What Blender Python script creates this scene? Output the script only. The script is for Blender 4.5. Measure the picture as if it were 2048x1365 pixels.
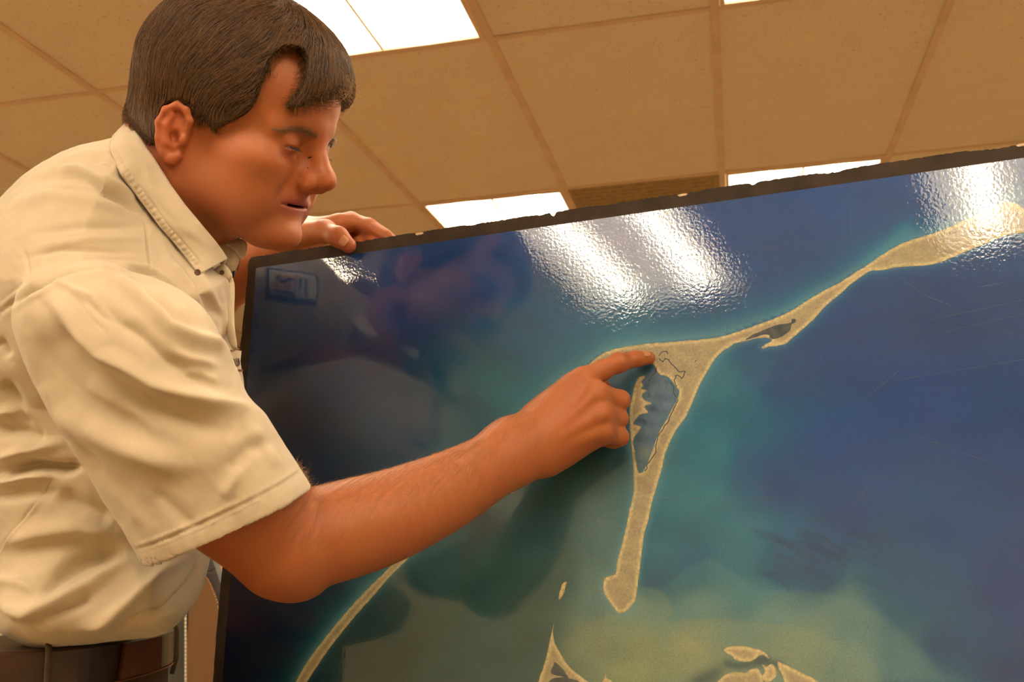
import bpy, math, random
import numpy as np
from mathutils import Matrix, Vector

random.seed(7); rng = np.random.default_rng(7)
S = bpy.context.scene
for o in list(bpy.data.objects): bpy.data.objects.remove(o, do_unlink=True)
COL = S.collection

# ------------------------------------------------------------------ camera
FPX, CX, CY = 2035.0, 1024.0, 682.5
def nz(v):
    v = np.array(v, float); return v / np.linalg.norm(v)
_Y = nz((451, -390, -2035)); _X = np.array((9800., 713., 2035.)); _X = nz(_X - _X.dot(_Y) * _Y); _Z = np.cross(_X, _Y)
RC = np.array([_X, _Y, _Z])                      # camera to world rotation
CAM = np.array((0.0, 0.0, 1.25))
cd = bpy.data.cameras.new('camera'); cam = bpy.data.objects.new('camera', cd); COL.objects.link(cam)
cd.sensor_width = 36.0; cd.lens = 36.0 * FPX / 2048.0; cd.clip_start = 0.02; cd.clip_end = 60
M = Matrix([[*RC[0], CAM[0]], [*RC[1], CAM[1]], [*RC[2], CAM[2]], [0, 0, 0, 1]])
cam.matrix_world = M
S.camera = cam
cd.dof.use_dof = True; cd.dof.focus_distance = 1.03; cd.dof.aperture_fstop = 11.0

def P(px, py, d):
    """world point seen at photo pixel (px,py) at depth d metres"""
    px = np.asarray(px, float); py = np.asarray(py, float); d = np.asarray(d, float)
    v = np.stack([(px - CX) / FPX * d, -(py - CY) / FPX * d, -d], -1)
    return CAM + v @ RC.T
def proj(p):
    q = (np.asarray(p, float) - CAM) @ RC
    d = -q[..., 2]
    return CX + FPX * q[..., 0] / d, CY - FPX * q[..., 1] / d, d

# ------------------------------------------------------------------ world, exposure
w = bpy.data.worlds.new('world'); S.world = w; w.use_nodes = True
w.node_tree.nodes['Background'].inputs[0].default_value = (1.0, 0.8, 0.55, 1)
w.node_tree.nodes['Background'].inputs[1].default_value = 0.12
S.view_settings.view_transform = 'Standard'; S.view_settings.look = 'None'
S.view_settings.gamma = 1.0; S.view_settings.use_curve_mapping = False
S.view_settings.exposure = 0.02
LIGHT_COL = (1.0, 0.87, 0.69)
LIGHT_STR = 8.6

# ------------------------------------------------------------------ helpers
def lin(r, g, b):
    f = lambda c: (c / 255 / 12.92) if c / 255 <= 0.04045 else ((c / 255 + 0.055) / 1.055) ** 2.4
    return (f(r), f(g), f(b), 1.0)

def mat(name, col, rough=0.6, spec=0.5, metal=0.0, sss=0.0, emis=None, estr=0.0):
    m = bpy.data.materials.new(name); m.use_nodes = True
    b = m.node_tree.nodes['Principled BSDF']
    b.inputs['Base Color'].default_value = col if len(col) == 4 else (*col, 1)
    b.inputs['Roughness'].default_value = rough; b.inputs['Specular IOR Level'].default_value = spec
    b.inputs['Metallic'].default_value = metal
    if sss:
        b.inputs['Subsurface Weight'].default_value = sss
    if emis:
        b.inputs['Emission Color'].default_value = (*emis, 1); b.inputs['Emission Strength'].default_value = estr
    return m
def nd(m, t, **k):
    n = m.node_tree.nodes.new(t)
    for a, v in k.items():
        if a in n.inputs: n.inputs[a].default_value = v
        else: setattr(n, a, v)
    return n
def lk(m, a, b): m.node_tree.links.new(a, b)
def pb(m): return m.node_tree.nodes['Principled BSDF']
def noise_mix(m, c1, c2, scale, detail=3, lo=0.35, hi=0.65, coord='Object', stretch=None, rough=0.5):
    tc = nd(m, 'ShaderNodeTexCoord'); src = tc.outputs[coord]
    if stretch:
        mp = nd(m, 'ShaderNodeMapping'); mp.inputs['Scale'].default_value = stretch; lk(m, src, mp.inputs[0]); src = mp.outputs[0]
    nt = nd(m, 'ShaderNodeTexNoise', Scale=scale, Detail=detail, Roughness=rough); lk(m, src, nt.inputs['Vector'])
    mr = nd(m, 'ShaderNodeMapRange'); mr.inputs[1].default_value = lo; mr.inputs[2].default_value = hi
    lk(m, nt.outputs['Fac'], mr.inputs[0])
    mx = nd(m, 'ShaderNodeMix', data_type='RGBA'); mx.inputs[6].default_value = c1; mx.inputs[7].default_value = c2
    lk(m, mr.outputs[0], mx.inputs[0]); lk(m, mx.outputs[2], pb(m).inputs['Base Color'])
    return src, nt, mx
def add_bump(m, src, scale, strength, dist=0.001, detail=2, tex='ShaderNodeTexNoise', prev=None):
    nt = nd(m, tex); nt.inputs['Scale'].default_value = scale
    if tex == 'ShaderNodeTexNoise': nt.inputs['Detail'].default_value = detail
    lk(m, src, nt.inputs['Vector'])
    bp = nd(m, 'ShaderNodeBump', Strength=strength, Distance=dist)
    lk(m, nt.outputs[0], bp.inputs['Height'])
    if prev is not None: lk(m, prev.outputs[0], bp.inputs['Normal'])
    lk(m, bp.outputs[0], pb(m).inputs['Normal'])
    return bp

def link(name, me, m=None, parent=None, smooth=False):
    o = bpy.data.objects.new(name, me); COL.objects.link(o)
    if m is not None:
        for mm in (m if isinstance(m, list) else [m]): me.materials.append(mm)
    if parent is not None: o.parent = parent
    if smooth: me.polygons.foreach_set('use_smooth', [True] * len(me.polygons))
    return o
def mesh(name, v, f, m=None, parent=None, smooth=False):
    me = bpy.data.meshes.new(name); v = np.asarray(v, float)
    if isinstance(f, np.ndarray):
        n, k = f.shape
        me.vertices.add(len(v)); me.vertices.foreach_set('co', v.astype(np.float32).ravel())
        me.loops.add(n * k); me.loops.foreach_set('vertex_index', f.astype(np.int32).ravel())
        me.polygons.add(n); me.polygons.foreach_set('loop_start', np.arange(0, n * k, k, dtype=np.int32))
        me.update(calc_edges=True); me.validate()
    else:
        me.from_pydata([tuple(x) for x in v], [], f); me.update()
    return link(name, me, m, parent, smooth)
def tag(o, label=None, cat=None, group=None, kind=None):
    if label: o['label'] = label
    if cat: o['category'] = cat
    if group: o['group'] = group
    if kind: o['kind'] = kind
    return o
def empty(name, loc):
    o = bpy.data.objects.new(name, None); COL.objects.link(o); o.location = loc; o.empty_display_size = 0.1
    return o
def reparent(o, root):
    """attach keeping the world place (parts are modelled in world space)"""
    o.parent = root; o.matrix_parent_inverse = Matrix.Translation(root.location).inverted()
    return o
def boxv(x0, x1, y0, y1, z0, z1):
    v = [(x, y, z) for x in (x0, x1) for y in (y0, y1) for z in (z0, z1)]
    f = [(0, 1, 3, 2), (4, 6, 7, 5), (0, 4, 5, 1), (2, 3, 7, 6), (0, 2, 6, 4), (1, 5, 7, 3)]
    return v, f
class MB:
    def __init__(s): s.v = []; s.f = []
    def add(s, v, f):
        k = len(s.v); s.v += [tuple(x) for x in v]; s.f += [tuple(i + k for i in q) for q in f]; return s
    def box(s, *a): return s.add(*boxv(*a))
    def prism(s, poly, fn0, fn1):
        """closed outline poly (list of 2d) mapped by fn0 / fn1 to two 3d loops"""
        n = len(poly); a = [fn0(p) for p in poly]; b = [fn1(p) for p in poly]
        return s.add(a + b, [tuple(range(n)), tuple(range(2 * n - 1, n - 1, -1))] + [(i, n + i, n + (i + 1) % n, (i + 1) % n) for i in range(n)])
    def tube(s, pts, r, n=8, cap=True, flat=1.0):
        pts = [np.array(p, float) for p in pts]; rr = r if hasattr(r, '__len__') else [r] * len(pts)
        rings = []; up = None
        for i, p in enumerate(pts):
            t = nz(pts[min(i + 1, len(pts) - 1)] - pts[max(i - 1, 0)])
            if up is None:
                up = np.array((0, 0, 1.)) if abs(t[2]) < .9 else np.array((1., 0, 0))
            a = nz(np.cross(up, t)); b = np.cross(t, a); up = b
            rings.append([p + rr[i] * (math.cos(q) * a + flat * math.sin(q) * b) for q in [2 * math.pi * k / n for k in range(n)]])
        v = [x for r_ in rings for x in r_]; f = []
        for i in range(len(pts) - 1):
            for k in range(n):
                f.append((i * n + k, i * n + (k + 1) % n, (i + 1) * n + (k + 1) % n, (i + 1) * n + k))
        if cap: f += [tuple(range(n - 1, -1, -1)), tuple(range((len(pts) - 1) * n, len(pts) * n))]
        return s.add(v, f)
    def build(s, name, m, parent=None, smooth=False, root=None, bevel=0):
        o = mesh(name, s.v, s.f, m, parent, smooth)
        if root is not None: reparent(o, root)
        if bevel:
            b = o.modifiers.new('bevel', 'BEVEL'); b.width = bevel; b.segments = 2; b.limit_method = 'ANGLE'
        return o

# ------------------------------------------------------------------ room
CZ = 2.61; X0 = 0.04; DX = 0.6067; Y0 = 2.52; DY = 1.26
RX0, RX1, RY0, RY1 = X0 - 6 * DX, X0 + 6 * DX, Y0 - 4 * DY, Y0 + 3 * DY
m_tile = mat('acoustic_tile', lin(222, 205, 172), 0.95, 0.1)
src, nt, mx = noise_mix(m_tile, lin(236, 221, 200), lin(232, 217, 196), 6, 3)
vor = nd(m_tile, 'ShaderNodeTexVoronoi', Scale=150.0); lk(m_tile, src, vor.inputs['Vector'])
n2 = nd(m_tile, 'ShaderNodeTexNoise', Scale=95.0, Detail=2.0); lk(m_tile, src, n2.inputs['Vector'])
ad = nd(m_tile, 'ShaderNodeMath', operation='ADD'); lk(m_tile, vor.outputs['Distance'], ad.inputs[0]); lk(m_tile, n2.outputs['Fac'], ad.inputs[1])
mr = nd(m_tile, 'ShaderNodeMapRange'); mr.inputs[1].default_value = 0.54; mr.inputs[2].default_value = 0.66
lk(m_tile, ad.outputs[0], mr.inputs[0])
mx2 = nd(m_tile, 'ShaderNodeMix', data_type='RGBA'); mx2.inputs[6].default_value = lin(176, 142, 92)
lk(m_tile, mr.outputs[0], mx2.inputs[0]); lk(m_tile, mx.outputs[2], mx2.inputs[7]); lk(m_tile, mx2.outputs[2], pb(m_tile).inputs['Base Color'])
m_tee = mat('ceiling_tee', lin(226, 196, 168), 0.5, 0.3); noise_mix(m_tee, lin(228, 198, 170), lin(216, 186, 156), 9, 2)
m_wall = mat('painted_wall', lin(214, 200, 160), 0.85, 0.2); s_, _, _ = noise_mix(m_wall, lin(214, 200, 160), lin(205, 190, 150), 3, 3); add_bump(m_wall, s_, 180, 0.15)
m_carpet = mat('carpet', lin(110, 88, 66), 0.95, 0.1); s_, _, _ = noise_mix(m_carpet, lin(160, 134, 98), lin(132, 108, 78), 160, 2); add_bump(m_carpet, s_, 400, 0.4)
m_base = mat('vinyl_base', lin(70, 56, 44), 0.5); noise_mix(m_base, lin(72, 58, 46), lin(60, 48, 38), 12)
m_lens = mat('light_lens', (1, .9, .7), 0.5, 0.2, emis=LIGHT_COL, estr=LIGHT_STR * .36)
m_tube = mat('fluorescent_tube', (1, .95, .85), 0.5, 0.2, emis=LIGHT_COL, estr=LIGHT_STR * 2.9)
m_vent = mat('return_air_panel', lin(176, 152, 112), 0.8, 0.2); noise_mix(m_vent, lin(176, 152, 112), lin(160, 136, 98), 40)

ceil = mesh('ceiling', *boxv(RX0, RX1, RY0, RY1, CZ + .045, CZ + .065), m_wall); tag(ceil, kind='structure')
lights = {(-2, 0), (0, 0), (-2, 2), (0, 2), (-2, -2), (0, -2), (-4, -2), (2, -2), (2, 2), (2, 0), (4, -2), (4, 0), (-6, 0), (2, -4 + 1) if False else (-6, -2)}  # columns beside the side walls: unseen fixtures added to brighten the man's chest
lights.discard((-4, 0))
# tiles: each a bevelled panel with a score line across its middle
g = 0.011
def tile_mesh():
    b = MB(); z0, z1 = CZ + .004, CZ + .020
    w_, l_ = DX - 2 * .009, DY / 2 - .009
    for k in (0, 1):                                   # two square faces, a fine groove between
        ya, yb = (.009, DY / 2 - .0025) if k == 0 else (DY / 2 + .0025, DY - .009)
        e = .002
        v = [(.009 + e, ya + e, z0), (DX - .009 - e, ya + e, z0), (DX - .009 - e, yb - e, z0), (.009 + e, yb - e, z0),
             (.009, ya, z0 + e), (DX - .009, ya, z0 + e), (DX - .009, yb, z0 + e), (.009, yb, z0 + e)]
        v = [(x, y, z - CZ) for x, y, z in v]
        b.add(v, [(3, 2, 1, 0), (0, 1, 5, 4), (1, 2, 6, 5), (2, 3, 7, 6), (3, 0, 4, 7)])
    b.box(.009, DX - .009, .009, DY - .009, z0 + .0021 - CZ, z1 - CZ)
    return b
tm = None; vent_cell = (-1, 1)
for i in range(-6, 6):
    for j in range(-4, 3):
        if (i, j - 0) in {(a, b - 1) for a, b in lights}: continue
        if tm is None:
            tl = tile_mesh().build('ceiling_tile', m_tile, ceil); tm = tl.data
        else:
            tl = bpy.data.objects.new('ceiling_tile', tm); COL.objects.link(tl); tl.parent = ceil
        tl.location = (X0 + i * DX, Y0 + j * DY, CZ)
for i in range(-6, 7):                                 # main tees run in depth
    t = MB().box(-.012, .012, RY0, RY1, -.0, .004).box(-.002, .002, RY0, RY1, .004, .04).build('ceiling_tee', m_tee, ceil); t.location = (X0 + i * DX, 0, CZ)
for j in range(-4, 4):
    t = MB().box(RX0, RX1, -.010, .010, .0004, .004).box(RX0, RX1, -.002, .002, .004, .038).build('cross_tee', m_tee, ceil); t.location = (0, Y0 + j * DY, CZ)
# the darker return-air panel beyond the second row
mb = MB().box(X0 - DX + .01, X0 - .01, Y0 + DY + .01, Y0 + 1.5 * DY, CZ - .002, CZ + .003)
for k in range(14): mb.box(X0 - DX + .03, X0 - .03, Y0 + DY + .03 + k * .042, Y0 + DY + .045 + k * .042, CZ - .006, CZ - .002)
vp = mb.build('ceiling_vent', m_vent); tag(vp, 'dark flat ceiling vent panel just above the board beyond the centre tiles', 'vent')

def troffer(i, j, label):
    x0, y1 = X0 + i * DX, Y0 + (j) * DY; y0 = y1 - DY
    r = empty('ceiling_light', (x0 + DX / 2, (y0 + y1) / 2, CZ)); tag(r, label, 'ceiling light', 'recessed fluorescent troffers in the ceiling grid')
    a, b, c, d = x0 + .014, x0 + DX - .014, y0 + .012, y1 - .012
    f = MB(); 
    for q in ((a, a + .012, c, d), (b - .012, b, c, d), (a + .012, b - .012, c, c + .012), (a + .012, b - .012, d - .012, d)):
        f.box(q[0], q[1], q[2], q[3], CZ - .003, CZ + .012)
    f.build('frame', m_tee, root=r)
    # two shallow vaulted lens bays, a divider between them
    for s_ in (0, 1):
        xa = a + .012 if s_ == 0 else (a + b) / 2 + .003; xb = (a + b) / 2 - .003 if s_ == 0 else b - .012
        n = 10; v = []; fs = []
        for k in range(n + 1):
            u = k / n; x = xa + (xb - xa) * u; z = CZ + .006 + .034 * math.sin(math.pi * u)
            for y, zz in ((c + .012, CZ + .004), (c + .11, z), (d - .11, z), (d - .012, CZ + .004)): v.append((x, y, zz))
        for k in range(n):
            for q in range(3): fs.append((4 * k + q, 4 * k + q + 1, 4 * k + q + 5, 4 * k + q + 4))
        mesh_o = mesh('lens', v, fs, m_lens, smooth=False); reparent(mesh_o, r)
        xm = (xa + xb) / 2; MB().tube([(xm, c + .05, CZ + .016), (xm, d - .05, CZ + .016)], .030, 10, flat=.35).build('lamp_tube', m_tube, root=r, smooth=True)
    MB().box((a + b) / 2 - .003, (a + b) / 2 + .003, c, d, CZ - .001, CZ + .04).build('divider', m_tee, root=r)
    return r
names = {(-2, 0): 'bright ceiling light directly above and right of the head', (0, 0): 'ceiling light at the top edge right of the centre tee',
         (-2, 2 - 0): 'ceiling light rising behind the board near the left hand', (0, 2): 'ceiling light rising behind the middle right of the board',
         (-2, -2): 'ceiling light behind the camera reflected in the middle of the board', (0, -2): 'ceiling light behind the camera reflected at the right of the board',
         (-4, -2): 'ceiling light behind the camera reflected beside the left thumb', (2, -2): 'ceiling light behind the camera at the far right',
         (2, 2): 'ceiling light of the far row beyond the right of the board', (2, 0): 'ceiling light of the near row, right of the frame', (4, 0): 'added unseen ceiling light of the near row by the right wall, brightening the shirt front', (4, -2): 'added unseen ceiling light behind the camera by the right wall, brightening the shirt front', (-6, 0): 'added unseen ceiling light of the near row by the left wall, brightening the man', (-6, -2): 'added unseen ceiling light behind the camera by the left wall, brightening the man'}
for (i, j), l in names.items(): troffer(i, j, l)

H = CZ + .06
fl = mesh('floor', *boxv(RX0, RX1, RY0, RY1, -.05, 0), m_carpet); tag(fl, kind='structure')
for nm, bx in (('wall_left', (RX0 - .1, RX0, RY0, RY1, 0, H)), ('wall_right', (RX1, RX1 + .1, RY0, RY1, 0, H)),
               ('wall_back', (RX0 - .1, RX1 + .1, RY1, RY1 + .1, 0, H)), ('wall_front', (RX0 - .1, RX1 + .1, RY0 - .1, RY0, 0, H))):
    tag(mesh(nm, *boxv(*bx), m_wall), kind='structure')
for nm, bx in (('baseboard_left', (RX0, RX0 + .008, RY0, RY1, 0, .1)), ('baseboard_right', (RX1 - .008, RX1, RY0, RY1, 0, .1)),
               ('baseboard_back', (RX0, RX1, RY1 - .008, RY1, 0, .1)), ('baseboard_front', (RX0, RX1, RY0, RY0 + .008, 0, .1))):
    tag(mesh(nm, *boxv(*bx), m_base), kind='structure')

# ------------------------------------------------------------------ the map board
_F = -RC[:, 2]; _a = math.atan2(-_F[1], -_F[0]) - math.radians(20); _t = math.radians(6)
BN = np.array((math.cos(_a) * math.cos(_t), math.sin(_a) * math.cos(_t), math.sin(_t)))     # board normal, towards the camera
TL = P(497, 515, 1.27)
def hit(px, py, lift=0.0):
    px = np.asarray(px, float); py = np.asarray(py, float)
    v = np.stack([(px - CX) / FPX, -(py - CY) / FPX, -np.ones_like(px)], -1) @ RC.T
    o = TL + BN * lift
    return CAM + v * (((o - CAM) @ BN) / (v @ BN))[..., None]
BT = nz(hit(2048, 285) - TL); BT = nz(BT - BT.dot(BN) * BN); BL = np.cross(BT, BN)      # right along the top, down the left side
if BL[2] > 0: BL = -BL
def to_b(p):
    d = np.asarray(p) - TL; return np.stack([d @ BT, d @ BL], -1)
def from_b(u, v, h=0.0):
    u = np.asarray(u, float)[..., None]; v = np.asarray(v, float)[..., None]
    h = np.asarray(h, float)[..., None] if np.ndim(h) else h
    return TL + u * BT + v * BL + BN * h
BW, BH, TH = 1.25, 0.872, 0.006
board = empty('map_board', tuple(from_b(BW / 2, BH, -TH / 2)))
tag(board, 'large glossy satellite map of a barrier spit mounted on a black foam board', 'map board')
m_foam = mat('black_foam_board', lin(62, 50, 42), 0.75, 0.3)
s_, _, _ = noise_mix(m_foam, lin(66, 54, 45), lin(52, 42, 35), 40, 4); add_bump(m_foam, s_, 500, 0.25, 0.0005)
m_core = mat('torn_foam_core', lin(225, 205, 180), 0.9, 0.1); noise_mix(m_core, lin(228, 208, 184), lin(200, 180, 150), 90)
# outline with a knocked, nicked top edge
nick = {0.235: (.0035, .004), .385: (.0012, .004), .40: (.004, .003), .545: (.003, .006), .56: (.001, .004), .62: (.0022, .004), .70: (.0015, .01),
        .85: (.0016, .02), .873: (.003, .005), .93: (.0016, .012), .16: (.0012, .006), .30: (.0012, .008), .46: (.001, .01), .08: (.0012, .005)}
top = []
for x in np.arange(0.006, BW, .0025):
    d = 0.0006 * math.sin(x * 61) * math.sin(x * 23 + 1) + 0.00035 * rng.standard_normal()
    for c, (dep, wd) in nick.items(): d += dep * math.exp(-((x - c) / wd) ** 4)
    top.append((x, max(d, -.0004)))
outl = [(0.0, .010), (.0012, .004), (.004, .001)] + top + [(BW, 0), (BW, BH), (0, BH)]
left = [(0.0005 * math.sin(y * 40) + .0003 * rng.standard_normal(), y) for y in np.arange(BH - .01, .012, -.01)]
outl = outl + left
b = MB().prism(outl, lambda p: from_b(p[0], p[1], 0), lambda p: from_b(p[0], p[1], -TH)).build('foam_board', m_foam, root=board)
# pale torn foam showing at two nicks
for c in (.873, .545, .235):
    MB().prism([(c - .005, .002), (c - .002, .0012), (c + .003, .001), (c + .006, .0022), (c + .004, .0036), (c - .003, .0038)],
               lambda p: from_b(p[0], p[1], .0006), lambda p: from_b(p[0], p[1], -.004)).build('torn_edge', m_core, root=board)

# --- the print: water as a fine grid with a colour attribute, land as thin inked sheets over it
LAND = {}
LAND['spit'] = [(1169,737),(1204,709),(1239,697),(1289,689),(1339,685),(1389,681),(1439,675),(1488,660),(1538,642),(1578,625),(1618,600),(1658,577),(1680,566),(1706,549),(1733,532),(1759,514),(1786,497),(1812,485),(1838,476),(1865,468),(1904,453),(1931,440),(1957,428),(1978,417),(1997,409),(2018,405),(2034,409),(2048,419),(2080,438),(2130,452),(2190,446),(2260,470),
 (2250,520),(2160,486),(2100,470),(2048,467),(2020,470),(1997,477),(1970,489),(1944,499),(1917,510),(1891,522),(1865,530),(1838,533),(1812,534),(1786,537),(1767,541),(1754,542),(1741,543),(1720,556),(1696,574),(1683,587),(1653,612),(1625,642),(1600,664),(1582,680),(1568,690),(1538,695),(1526,698),(1524,694),(1543,683),(1536,677),(1513,678),(1491,683),(1473,687),(1459,695),(1439,709),(1424,729),(1409,754),(1396,779),(1384,809),(1369,839),(1354,859),(1341,884),(1331,909),(1324,939),(1314,974),(1304,1008),(1297,1043),(1289,1068),(1284,1108),(1279,1148),(1275,1178),(1272,1198),(1264,1213),(1249,1225),(1237,1226),(1227,1215),(1220,1205),(1212,1193),(1207,1178),(1209,1160),(1219,1153),(1232,1148),(1234,1128),(1242,1098),(1252,1058),(1259,1023),(1267,989),(1268,959),(1267,929),(1263,889),(1260,849),(1260,819),(1265,794),(1270,772),(1277,757),(1287,752),(1291,755),
 (1284,764),(1287,772),(1283,778),(1295,782),(1286,789),(1288,800),(1304,808),(1290,814),(1296,826),(1281,830),(1273,839),(1267,849),(1282,854),(1278,864),(1270,874),(1267,889),(1270,904),(1273,929),(1277,943),(1281,947),(1286,944),(1294,929),(1304,904),(1313,879),(1322,859),(1334,839),(1344,819),(1354,802),(1359,784),(1354,777),(1341,759),(1329,752),(1319,750),(1312,736),(1304,727),(1290,724),(1270,728),(1230,737),(1190,755),(1140,788),(1080,848),(1000,928),(895,1043),(792,1143),(750,1190),(708,1237),(668,1287),(636,1332),(614,1367),(590,1410),(572,1410),(592,1365),(617,1322),(650,1278),(693,1225),(735,1180),(778,1137),(880,1030),(980,915),(1060,830),(1120,768)]
LAND['sandbar'] = [(1131,1165),(1134,1166),(1129,1184),(1122,1198),(1118,1198),(1120,1184),(1125,1170)]
LAND['point'] = [(1108,1249),(1107,1265),(1110,1286),(1121,1307),(1135,1329),(1152,1346),(1173,1362),(1200,1392),(1070,1396),(1078,1362),(1087,1336),(1094,1311),(1100,1283),(1104,1265)]
LAND['islet'] = [(1448,1300),(1458,1294),(1476,1293),(1497,1295),(1518,1300),(1532,1307),(1538,1318),(1529,1312),(1518,1313),(1507,1321),(1497,1325),(1483,1324),(1470,1320),(1465,1313),(1453,1307)]
LAND['islet2'] = [(1425,1374),(1437,1362),(1451,1350),(1472,1345),(1493,1346),(1500,1340),(1520,1342),(1521,1392),(1420,1392)]
LAND['islet3'] = [(1524,1330),(1534,1334),(1543,1329),(1551,1336),(1554,1348),(1548,1360),(1532,1365),(1523,1355),(1530,1344)]
LAND['islet4'] = [(1555,1325),(1564,1327),(1585,1337),(1606,1348),(1627,1358),(1650,1378),(1580,1380),(1566,1353),(1558,1339)]
LAND['landing'] = [(1212,1350),(1214,1357),(1224,1363),(1230,1372),(1203,1372),(1207,1360)]
WATER2 = {}
WATER2['pond'] = [(1491,680),(1513,667),(1538,657),(1558,650),(1581,647),(1584,639),(1592,640),(1591,646),(1583,650),(1581,662),(1568,671),(1558,677),(1543,679),(1541,672),(1526,671),(1508,677)]
WATER2['marsh'] = [(1110,1325),(1119,1332),(1131,1346),(1136,1357),(1121,1353),(1103,1348),(1107,1332)]
WATER2['marsh2'] = [(1103,1360),(1130,1356),(1165,1366),(1186,1380),(1100,1380)]
WATER2['slough'] = [(1241,707),(1255,705),(1262,706),(1252,711),(1243,712)]
WATER2['tidal_cut'] = [(1539,676),(1541,664),(1543,676)]
CREEKS = [[(1318,712),(1324,705),(1334,704),(1336,709)], [(1319,718),(1326,725),(1330,718),(1339,722),(1344,730),(1354,739),(1359,745),(1371,744),(1369,749),(1363,758),(1357,752),(1351,752),(1350,765),(1354,774)],
          [(1342,765),(1348,780),(1352,795)], [(1357,800),(1340,835),(1325,862),(1312,893),(1299,925),(1290,943)], [(1297,764),(1310,748),(1313,738)], [(1390,725),(1393,722)]]

def poly_b(pts): a = np.array(pts, float); return to_b(hit(a[:, 0], a[:, 1]))
def seg_dist(Q, poly, closed=True):
    best = np.full(len(Q), 1e9)
    n = len(poly)
    for i in range(n if closed else n - 1):
        a = poly[i]; b_ = poly[(i + 1) % n]; ab = b_ - a
        t = np.clip(((Q - a) @ ab) / max(ab @ ab, 1e-12), 0, 1)
        d = Q - a - t[:, None] * ab; best = np.minimum(best, (d * d).sum(1))
    return np.sqrt(best)
def inside(Q, poly):
    c = np.zeros(len(Q), bool); n = len(poly); x, y = Q[:, 0], Q[:, 1]
    for i in range(n):
        x1, y1 = poly[i]; x2, y2 = poly[(i + 1) % n]
        if y1 == y2: continue
        m_ = ((y1 > y) != (y2 > y)) & (x < (x2 - x1) * (y - y1) / (y2 - y1) + x1)
        c ^= m_
    return c
def vnoise(q, seed=0, octaves=3):
    """smooth value noise on 2d/3d points"""
    q = np.asarray(q, float); out = 0; amp = 1; tot = 0
    r_ = np.random.default_rng(seed + 99); dirs = r_.standard_normal((octaves * 6, q.shape[-1])); ph = r_.uniform(0, 6.28, octaves * 6)
    for o_ in range(octaves):
        for k in range(6):
            dd = dirs[o_ * 6 + k]; dd = dd / np.linalg.norm(dd)
            out = out + amp * np.sin(q @ dd * (2 ** o_) * 6.28 + ph[o_ * 6 + k] + 1.5 * np.sin(q @ dirs[(o_ * 6 + k + 1) % len(dirs)] * (2 ** o_)))
        tot += amp * 2.4; amp *= .55
    return out / tot

PX0 = to_b(hit(513, 537)); pu0, pv0 = float(PX0[0]), float(PX0[1])
pu1, pv1 = BW - .02, BH - .02
GU, GV = 460, 340
uu = np.linspace(pu0, pu1, GU); vv = np.linspace(pv0, pv1, GV)
U, V = np.meshgrid(uu, vv); Q = np.stack([U.ravel(), V.ravel()], -1)
ctrl = [ # pixel, sRGB of the ink, weight radius px
 (560,600,22,48,92),(800,560,18,56,112),(700,700,18,44,84),(560,900,10,26,52),(800,850,20,52,82),(980,560,14,66,120),(1040,660,14,78,112),(1000,780,26,86,100),(950,840,26,70,86),
 (1000,480,14,58,118),(1200,480,18,62,124),(1150,600,18,80,118),(1400,480,16,66,126),(1400,580,20,62,116),(1330,620,26,78,122),(1250,650,30,90,122),(1550,440,8,66,124),(1650,400,6,68,128),(1600,520,12,62,116),(1800,420,14,66,124),(1950,360,26,72,124),
 (1900,640,12,56,106),(1700,700,14,60,114),(1560,760,20,68,116),(1850,800,14,60,118),(2000,900,16,60,114),(1700,900,14,64,122),(1500,820,30,90,118),(1440,780,42,104,118),(1420,900,40,108,122),(1480,940,22,80,118),(1550,960,12,64,118),(1700,1040,14,62,116),(1900,1050,22,66,118),(2040,1150,18,58,112),
 (1380,1000,44,108,118),(1330,1080,24,92,112),(1310,1150,10,76,104),(1390,1130,22,84,112),(1460,1080,44,104,120),(1560,1120,24,80,118),(1650,1150,20,70,112),(1500,1180,52,110,116),(1800,1180,22,70,112),(1760,1230,34,84,112),(1900,1290,20,66,108),(2040,1340,14,56,104),
 (1290,1200,92,128,112),(1400,1210,84,124,112),(1540,1230,92,128,112),(1700,1250,84,120,110),(1820,1320,64,104,110),(1280,1290,126,138,92),(1400,1290,134,142,94),(1600,1290,118,136,100),(1250,1360,126,136,88),(1180,1290,118,130,92),(1700,1340,104,128,104),(1850,1400,60,100,108),
 (1180,1180,84,114,102),(1160,1100,70,104,100),(1220,1060,78,110,104),(1200,980,62,94,94),(1230,900,56,90,96),(1100,1050,56,86,86),(1100,1160,58,88,82),(1040,1200,56,84,78),(1070,1300,50,80,78),(1000,1330,46,80,80),(950,1200,50,80,76),(900,1320,42,76,78),(880,1120,58,86,84),(800,1200,44,74,76),(760,1300,34,66,72),(720,1350,28,62,70),(1230,780,44,80,96),
 (520,1250,2,16,40),(600,1250,2,20,44),(560,1350,2,18,40),(660,1160,8,34,60),(720,1130,20,56,74),(500,1100,2,14,38),(640,1020,10,36,62)]
ctrl_p = to_b(hit(np.array([c[0] for c in ctrl]), np.array([c[1] for c in ctrl]))); ctrl_c = np.array([c[2:5] for c in ctrl], float)
Qn = Q + .012 * np.stack([vnoise(Q * 5, 1), vnoise(Q * 5, 2)], -1)
wsum = np.zeros(len(Q)); csum = np.zeros((len(Q), 3))
for p_, c_ in zip(ctrl_p, ctrl_c):
    d2 = ((Qn - p_) ** 2).sum(1); w_ = 1 / (d2 + 2e-4) ** 1.9; wsum += w_; csum += w_[:, None] * c_
C3 = csum / wsum[:, None]
C3 *= (1 + .035 * vnoise(Q * np.array((9, 16)), 3, 4))[:, None]
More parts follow.
